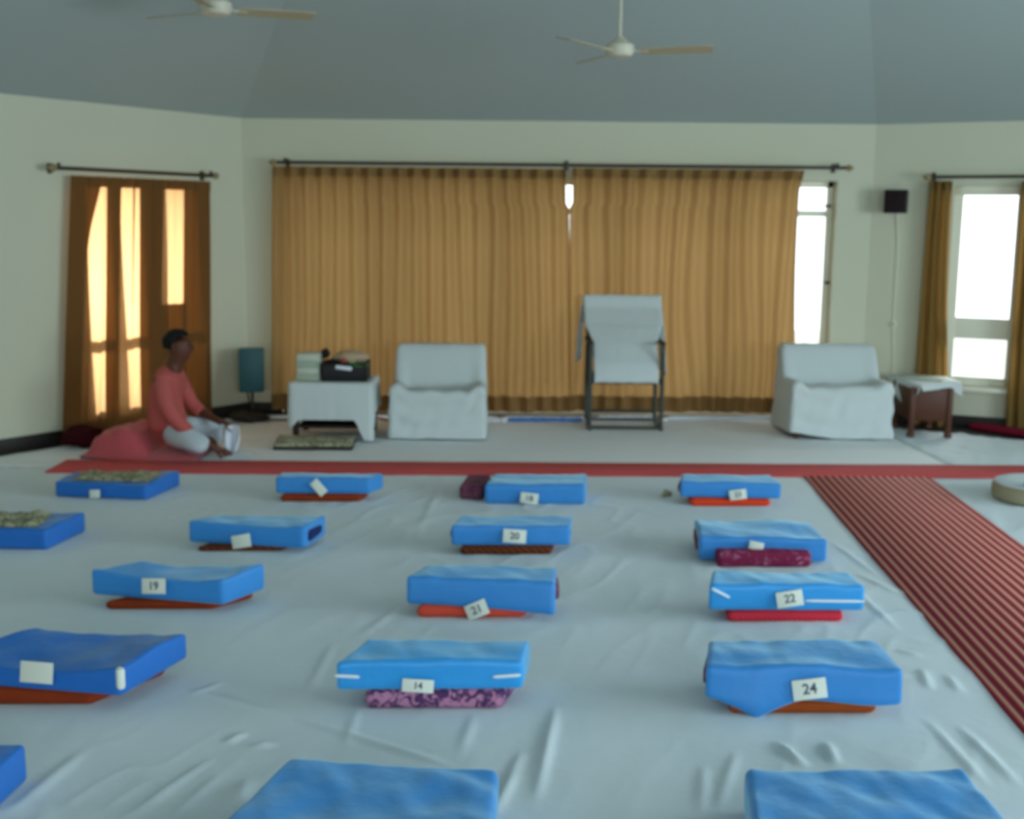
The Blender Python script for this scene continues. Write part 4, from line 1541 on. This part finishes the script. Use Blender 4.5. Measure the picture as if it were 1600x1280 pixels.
def fan(label, px, py, Yd, dia, ang0, tiltc=0):
    c = PY(px, py, Yd)
    root = empty('ceiling_fan', c)
    tag(root, label, 'ceiling fan')
    zc = ceil_z(c.x, c.y) - c.z
    MB().lathe([(0.03, -0.055), (0.075, -0.045), (0.095, -0.01), (0.09, 0.02), (0.05, 0.045), (0.025, 0.07)], 24).build('motor', M['fan'], root)
    MB().tube([(0, 0, 0.06), (0, 0, zc - 0.02)], 0.011, 10).build('down_rod', M['fan'], root)
    MB().lathe([(0.02, zc - 0.11), (0.055, zc - 0.05), (0.06, zc - 0.02)], 16).build('canopy', M['fan'], root)
    for k in range(3):
        a_ = R(ang0 + 120 * k)
        ca, sa = math.cos(a_), math.sin(a_)
        vs, fs = [], []
        nb = 10
        for i in range(nb + 1):
            t = i / nb
            r_ = 0.13 + (dia / 2 - 0.13) * t
            hwid = (0.045 + 0.018 * t) * (1 if t < 0.93 else 0.8)
            for s_, zoff in ((-1, 0.012), (1, -0.012)):
                for th in (-0.003, 0.003):
                    x, y = r_, s_ * hwid
                    vs.append((x * ca - y * sa, x * sa + y * ca, -0.02 + zoff + th + 0.01 * t))
            if i:
                b0 = (i - 1) * 4
                fs += [(b0, b0 + 2, b0 + 6, b0 + 4), (b0 + 1, b0 + 5, b0 + 7, b0 + 3), (b0, b0 + 4, b0 + 5, b0 + 1), (b0 + 2, b0 + 3, b0 + 7, b0 + 6)]
        fs += [(0, 1, 3, 2), (nb * 4, nb * 4 + 2, nb * 4 + 3, nb * 4 + 1)]
        bl = mesh_obj('blade', vs, fs, M['fan_blade'], root, smooth=False)
        MB().box((0.12 * ca, 0.12 * sa, -0.018), (0.12, 0.03, 0.008), Matrix.Rotation(a_, 3, 'Z'), 0.002).build('blade_bracket', M['fan'], root)
    return root


fan('three-bladed cream ceiling fan hanging right of centre', 968, 76, 7.4, 1.15, -10)
fan('three-bladed cream ceiling fan at the top left, cut by frame', 337, 10, 6.9, 1.15, 24)

# ------------------------------------------------------------------ seated person
PC = P(268, 711)                 # under the hips
PC.z = 0.0


def skinned(name, nodes, edges, m, parent, levels=2, root_i=0):
    me = bpy.data.meshes.new(name)
    me.from_pydata([n_[0] for n_ in nodes], edges, [])
    o = bpy.data.objects.new(name, me)
    COL.objects.link(o)
    sk = o.modifiers.new('skin', 'SKIN')
    for i, n_ in enumerate(nodes):
        r_ = n_[1]
        me.skin_vertices[0].data[i].radius = r_ if isinstance(r_, tuple) else (r_, r_)
        me.skin_vertices[0].data[i].use_root = (i == root_i)
    sk.use_smooth_shade = True
    sb_ = o.modifiers.new('sub', 'SUBSURF')
    sb_.levels = levels
    sb_.render_levels = levels
    bpy.context.view_layer.update()
    dg = bpy.context.evaluated_depsgraph_get()
    me2 = bpy.data.meshes.new_from_object(o.evaluated_get(dg))
    bpy.data.objects.remove(o)
    me2.materials.clear()
    me2.materials.append(m)
    me2.shade_smooth()
    o2 = bpy.data.objects.new(name, me2)
    COL.objects.link(o2)
    o2.parent = parent
    return o2


person = empty('person', PC + Vector((0, 0, 0.02)), 0.0)
tag(person, 'person in salmon pink shirt and pale trousers sitting cross-legged, facing right', 'person')
SEAT = 0.085
# x forward (to the right), y away from the camera, z up
nodes = [((0.00, 0, SEAT + 0.09), (0.15, 0.115)),      # 0 pelvis
         ((-0.03, 0, SEAT + 0.20), (0.135, 0.10)),     # 1 waist
         ((-0.03, 0, SEAT + 0.33), (0.145, 0.105)),    # 2 ribs
         ((0.00, 0, SEAT + 0.43), (0.14, 0.09)),      # 3 chest
         ((0.035, 0, SEAT + 0.50), 0.060),             # 4 neck base
         ((0.05, 0, SEAT + 0.545), 0.056),              # 5 neck
         ((0.085, 0, SEAT + 0.605), (0.076, 0.080)),      # 6 head low
         ((0.080, 0, SEAT + 0.665), (0.086, 0.098)),      # 7 head
         ((0.065, 0, SEAT + 0.71), (0.066, 0.078)),      # 8 crown
         # near arm (towards the camera, -y)
         ((0.00, -0.17, SEAT + 0.43), 0.052),          # 9
         ((0.04, -0.21, SEAT + 0.28), 0.044),          # 10
         ((0.10, -0.20, SEAT + 0.16), 0.040),          # 11 elbow
         ((0.22, -0.17, SEAT + 0.06), 0.032),          # 12
         ((0.33, -0.14, SEAT - 0.02), 0.024),          # 13 wrist
         # far arm
         ((0.00, 0.17, SEAT + 0.43), 0.052),           # 14
         ((0.05, 0.21, SEAT + 0.29), 0.044),           # 15
         ((0.12, 0.20, SEAT + 0.19), 0.040),           # 16
         ((0.22, 0.14, SEAT + 0.155), 0.032),          # 17
         ((0.30, 0.08, SEAT + 0.13), 0.024),           # 18 wrist
         # near leg
         ((0.06, -0.10, SEAT + 0.07), 0.068),          # 19 hip
         ((0.20, -0.21, SEAT + 0.045), 0.058),         # 20
         ((0.30, -0.28, SEAT + 0.01), 0.042),          # 21 knee
         ((0.20, -0.16, SEAT - 0.02), 0.05),           # 22
         ((0.12, -0.02, SEAT - 0.035), 0.04),          # 23 ankle
         ((0.10, 0.10, SEAT - 0.04), 0.034),          # 24 foot
         # far leg
         ((0.06, 0.10, SEAT + 0.07), 0.068),           # 25
         ((0.20, 0.21, SEAT + 0.045), 0.058),
         ((0.30, 0.28, SEAT + 0.01), 0.042),
         ((0.26, 0.16, SEAT - 0.015), 0.05),
         ((0.24, 0.03, SEAT - 0.03), 0.04),
         ((0.22, -0.08, SEAT - 0.035), 0.034)]
edges = [(0, 1), (1, 2), (2, 3), (3, 4), (4, 5), (5, 6), (6, 7), (7, 8), (3, 9), (9, 10), (10, 11), (11, 12), (12, 13), (3, 14), (14, 15), (15, 16), (16, 17), (17, 18),
         (0, 19), (19, 20), (20, 21), (21, 22), (22, 23), (23, 24), (0, 25), (25, 26), (26, 27), (27, 28), (28, 29), (29, 30)]


def add_hand(wi, wrist, direction, palm_n, curl):
    """palm, four curled fingers and a thumb from the wrist node"""
    d = Vector(direction).normalized()
    pn = Vector(palm_n).normalized()
    side = d.cross(pn).normalized()
    w0 = Vector(wrist)
    pm = w0 + d * 0.045
    nodes.append((tuple(pm), (0.030, 0.015)))
    ip = len(nodes) - 1
    edges.append((wi, ip))
    for k, (off, L) in enumerate(((-0.028, 0.062), (-0.010, 0.074), (0.010, 0.070), (0.028, 0.056))):
        base = w0 + d * 0.088 + side * off
        nodes.append((tuple(base), 0.0095)); i0 = len(nodes) - 1
        edges.append((ip, i0))
        c1 = (d * math.cos(curl) + pn * math.sin(curl))
        p1 = base + c1 * L * 0.5
        c2 = (d * math.cos(curl * 2.1) + pn * math.sin(curl * 2.1))
        p2 = p1 + c2 * L * 0.5
        nodes.append((tuple(p1), 0.0085)); edges.append((i0, len(nodes) - 1))
        nodes.append((tuple(p2), 0.0075)); edges.append((len(nodes) - 2, len(nodes) - 1))
    t1 = w0 + d * 0.04 - side * 0.036 + pn * 0.012
    t2 = t1 + (d * 0.8 - side * 0.3 + pn * 0.5).normalized() * 0.035
    nodes.append((tuple(t1), 0.011)); edges.append((ip, len(nodes) - 1))
    nodes.append((tuple(t2), 0.0085)); edges.append((len(nodes) - 2, len(nodes) - 1))


add_hand(13, nodes[13][0], (0.65, 0.25, -0.35), (0.1, 0.5, -0.9), 0.35)
add_hand(18, nodes[18][0], (0.9, -0.45, -0.15), (0, -0.35, -0.9), 0.6)
body = skinned('body', nodes, edges, M['skin'], person, 2)

# face: nose, brow, lips, ear as a continuous displacement of the head verts
for v in body.data.vertices:
    p = v.co
    hz = SEAT + 0.655
    if p.z > SEAT + 0.53 and p.x > 0.10:
        dy = p.y
        nose = 0.028 * math.exp(-((dy) / 0.016) ** 2 - ((p.z - (hz - 0.01)) / 0.022) ** 2)
        lips = 0.010 * math.exp(-((dy) / 0.026) ** 2 - ((p.z - (hz - 0.048)) / 0.009) ** 2)
        chin = 0.012 * math.exp(-((dy) / 0.025) ** 2 - ((p.z - (hz - 0.078)) / 0.014) ** 2)
        brow = 0.006 * math.exp(-((abs(dy) - 0.025) / 0.03) ** 2 - ((p.z - (hz + 0.028)) / 0.010) ** 2)
        eye = -0.008 * math.exp(-((abs(dy) - 0.030) / 0.014) ** 2 - ((p.z - (hz + 0.010)) / 0.010) ** 2)
        p.x += nose + lips + chin + brow + eye
for sy in (-1, 1):
    MB().lathe([(0.002, -0.008), (0.009, -0.005), (0.011, 0), (0.009, 0.005), (0.002, 0.008)], 12).build('eye', M['hair'], person).location = (0.150, sy * 0.030, SEAT + 0.663)
    e_ = MB().tube([(0.0, 0, -0.028), (-0.008, sy * 0.008, -0.014), (-0.012, sy * 0.012, 0.004), (-0.006, sy * 0.012, 0.02), (0.006, sy * 0.004, 0.024), (0.008, 0, 0.01)],
                   [0.007, 0.009, 0.009, 0.009, 0.008, 0.006], 8).build('ear', M['skin'], person)
    e_.location = (0.075, sy * 0.078, SEAT + 0.655)
# hair cap
vs, fs = [], []
nu, nv = 28, 12
for j in range(nv + 1):
    th = math.pi * 0.62 * j / nv
    for i in range(nu):
        a_ = 2 * math.pi * i / nu
        dv = Vector((math.sin(th) * math.cos(a_), math.sin(th) * math.sin(a_), math.cos(th)))
        lim = 1.0
        if dv.x > 0.15:
            zz = max(dv.z, 0.50 + 0.25 * max(0, dv.x - 0.3))
            dv = Vector((dv.x, dv.y, zz)).normalized() if zz != dv.z else dv
        k = 1 + 0.05 * nz(dv.x * 6, dv.y * 6, dv.z * 6)
        vs.append((0.066 + dv.x * 0.103 * k, dv.y * 0.085 * k, SEAT + 0.678 + dv.z * 0.098 * k))
for j in range(nv):
    for i in range(nu):
        i2 = (i + 1) % nu
        fs.append((j * nu + i, j * nu + i2, (j + 1) * nu + i2, (j + 1) * nu + i))
hair = mesh_obj('hair', vs, fs, M['hair'], person)

# shirt with sleeves
sn = [((-0.005, 0, SEAT + 0.045), (0.19, 0.165)), ((-0.03, 0, SEAT + 0.20), (0.165, 0.13)), ((-0.035, 0, SEAT + 0.33), (0.165, 0.125)), ((-0.005, 0, SEAT + 0.43), (0.155, 0.105)),
      ((0.035, 0, SEAT + 0.495), (0.075, 0.07)),
      ((0.00, -0.165, SEAT + 0.43), 0.070), ((0.04, -0.215, SEAT + 0.28), 0.064), ((0.10, -0.205, SEAT + 0.165), 0.058), ((0.20, -0.178, SEAT + 0.078), 0.048),
      ((0.00, 0.165, SEAT + 0.43), 0.070), ((0.05, 0.215, SEAT + 0.29), 0.064), ((0.12, 0.205, SEAT + 0.19), 0.058), ((0.20, 0.155, SEAT + 0.16), 0.048)]
se = [(0, 1), (1, 2), (2, 3), (3, 4), (3, 5), (5, 6), (6, 7), (7, 8), (3, 9), (9, 10), (10, 11), (11, 12)]
shirt = skinned('shirt', sn, se, M['shirt'], person, 2)
for v in shirt.data.vertices:
    v.co += v.normal * 0.007 * nz(v.co.x * 12, v.co.y * 10, v.co.z * 14)
# trousers
tn = [((0.06, 0, SEAT + 0.06), (0.09, 0.095)), ((0.06, -0.10, SEAT + 0.065), 0.098), ((0.20, -0.21, SEAT + 0.045), 0.090), ((0.30, -0.285, SEAT + 0.012), 0.074), ((0.20, -0.17, SEAT - 0.008), 0.062), ((0.13, -0.05, SEAT - 0.02), 0.052),
      ((0.06, 0.10, SEAT + 0.065), 0.098), ((0.20, 0.21, SEAT + 0.045), 0.090), ((0.30, 0.285, SEAT + 0.012), 0.074), ((0.26, 0.17, SEAT - 0.005), 0.062), ((0.245, 0.06, SEAT - 0.018), 0.052)]
te = [(0, 1), (1, 2), (2, 3), (3, 4), (4, 5), (0, 6), (6, 7), (7, 8), (8, 9), (9, 10)]
tro = skinned('trousers', tn, te, M['trousers'], person, 2)
for v in tro.data.vertices:
    v.co += v.normal * 0.006 * nz(v.co.x * 14, v.co.y * 12, v.co.z * 14)
# pale pocket mark on the chest
# white cloth held in the hand, papers on the floor
hh = PC + Vector((0.40, 0.02, 0.0))
vs, fs = [], []
n = 14
for j in range(n + 1):
    for i in range(n + 1):
        u, v = i / n * 2 - 1, j / n
        z = 0.21 - 0.185 * v
        wv = 0.075 * (1.0 - 0.45 * v) * (0.75 + 0.25 * math.sin(v * math.pi))
        vs.append((u * wv + 0.02, 0.03 * math.sin(u * 4 + v * 2) + 0.015 * nz(u * 3, v * 5), z + 0.012 * nz(u * 4, v * 3, 2)))
        if i < n and j < n:
            q_ = j * (n + 1) + i
            fs.append((q_, q_ + 1, q_ + n + 2, q_ + n + 1))
o = mesh_obj('held_paper', vs, fs, M['paper'])
o.location = hh
md = o.modifiers.new('thickness', 'SOLIDIFY'); md.thickness = 0.004
tag(o, 'crumpled white paper held in the hand of the seated person', 'paper')
o = crumpled('paper', [(345, 719), (398, 717), (390, 707), (350, 708)], 0.014, 0.012, M['paper'], 21, 10)
tag(o, 'white paper lying flat on the floor before the seated person', 'paper')

# pink blanket the person sits on
bl0, bl1 = P(148, 705), P(318, 718)
vs, fs = [], []
NX, NY = 60, 26
Lb = bl1.x - bl0.x
for j in range(NY + 1):
    for i in range(NX + 1):
        u, v = i / NX, j / NY
        x = -Lb / 2 + Lb * u
        y = (v - 0.5) * (0.62 + 0.1 * math.sin(u * 3)) - 0.10 * (u - 0.5)
        e = min(1, min(u, 1 - u) * 9) * min(1, min(v, 1 - v) * 5)
        e = e * e * (3 - 2 * e)
        hgt = 0.135 * math.exp(-((u - 0.32) / 0.30) ** 2) + 0.035
        if u > 0.48:
            hgt = min(hgt, max(0.03, 0.125 - (u - 0.48) * 0.9))
        z = e * (hgt + 0.03 * nz(u * 7, v * 4 + u * 5, 5) * (1 if u < 0.6 else 0.3)) + 0.001
        vs.append((x, y, z))
        if i < NX and j < NY:
            q_ = j * (NX + 1) + i
            fs.append((q_, q_ + 1, q_ + NX + 2, q_ + NX + 1))
o = mesh_obj('pink_blanket', vs, fs, M['pink'])
o.location = ((bl0.x + bl1.x) / 2, PC.y + 0.06, 0.022)
tag(o, 'rumpled pink blanket spread behind and under the seated person', 'blanket')
q = [P(140, 709), P(320, 722), P(300, 690), P(150, 688)]
cc = Vector(((bl0.x + bl1.x) / 2, PC.y + 0.05, 0))
q = [cc + Vector((sx * Lb * 0.49, sy * 0.27 - 0.03 * sx, 0)) for sx, sy in ((-1, -1), (1, -1), (1, 1), (-1, 1))]
o = slab('thin_mat', q, 0.008, 0.021, 0.006, M['blue_dark'], None, cc, 71, 0.0)
o.location = cc
tag(o, 'thin dark navy mat under the pink blanket', 'mat')
o = blob('maroon_bag', 124, P(124, 706).y + 0.13, 0.085, 0.15, 0.10, 0.07, M['maroon_bag'], 'dark maroon cloth bag slumped by the curtain behind the pink blanket', 'bag', 2)
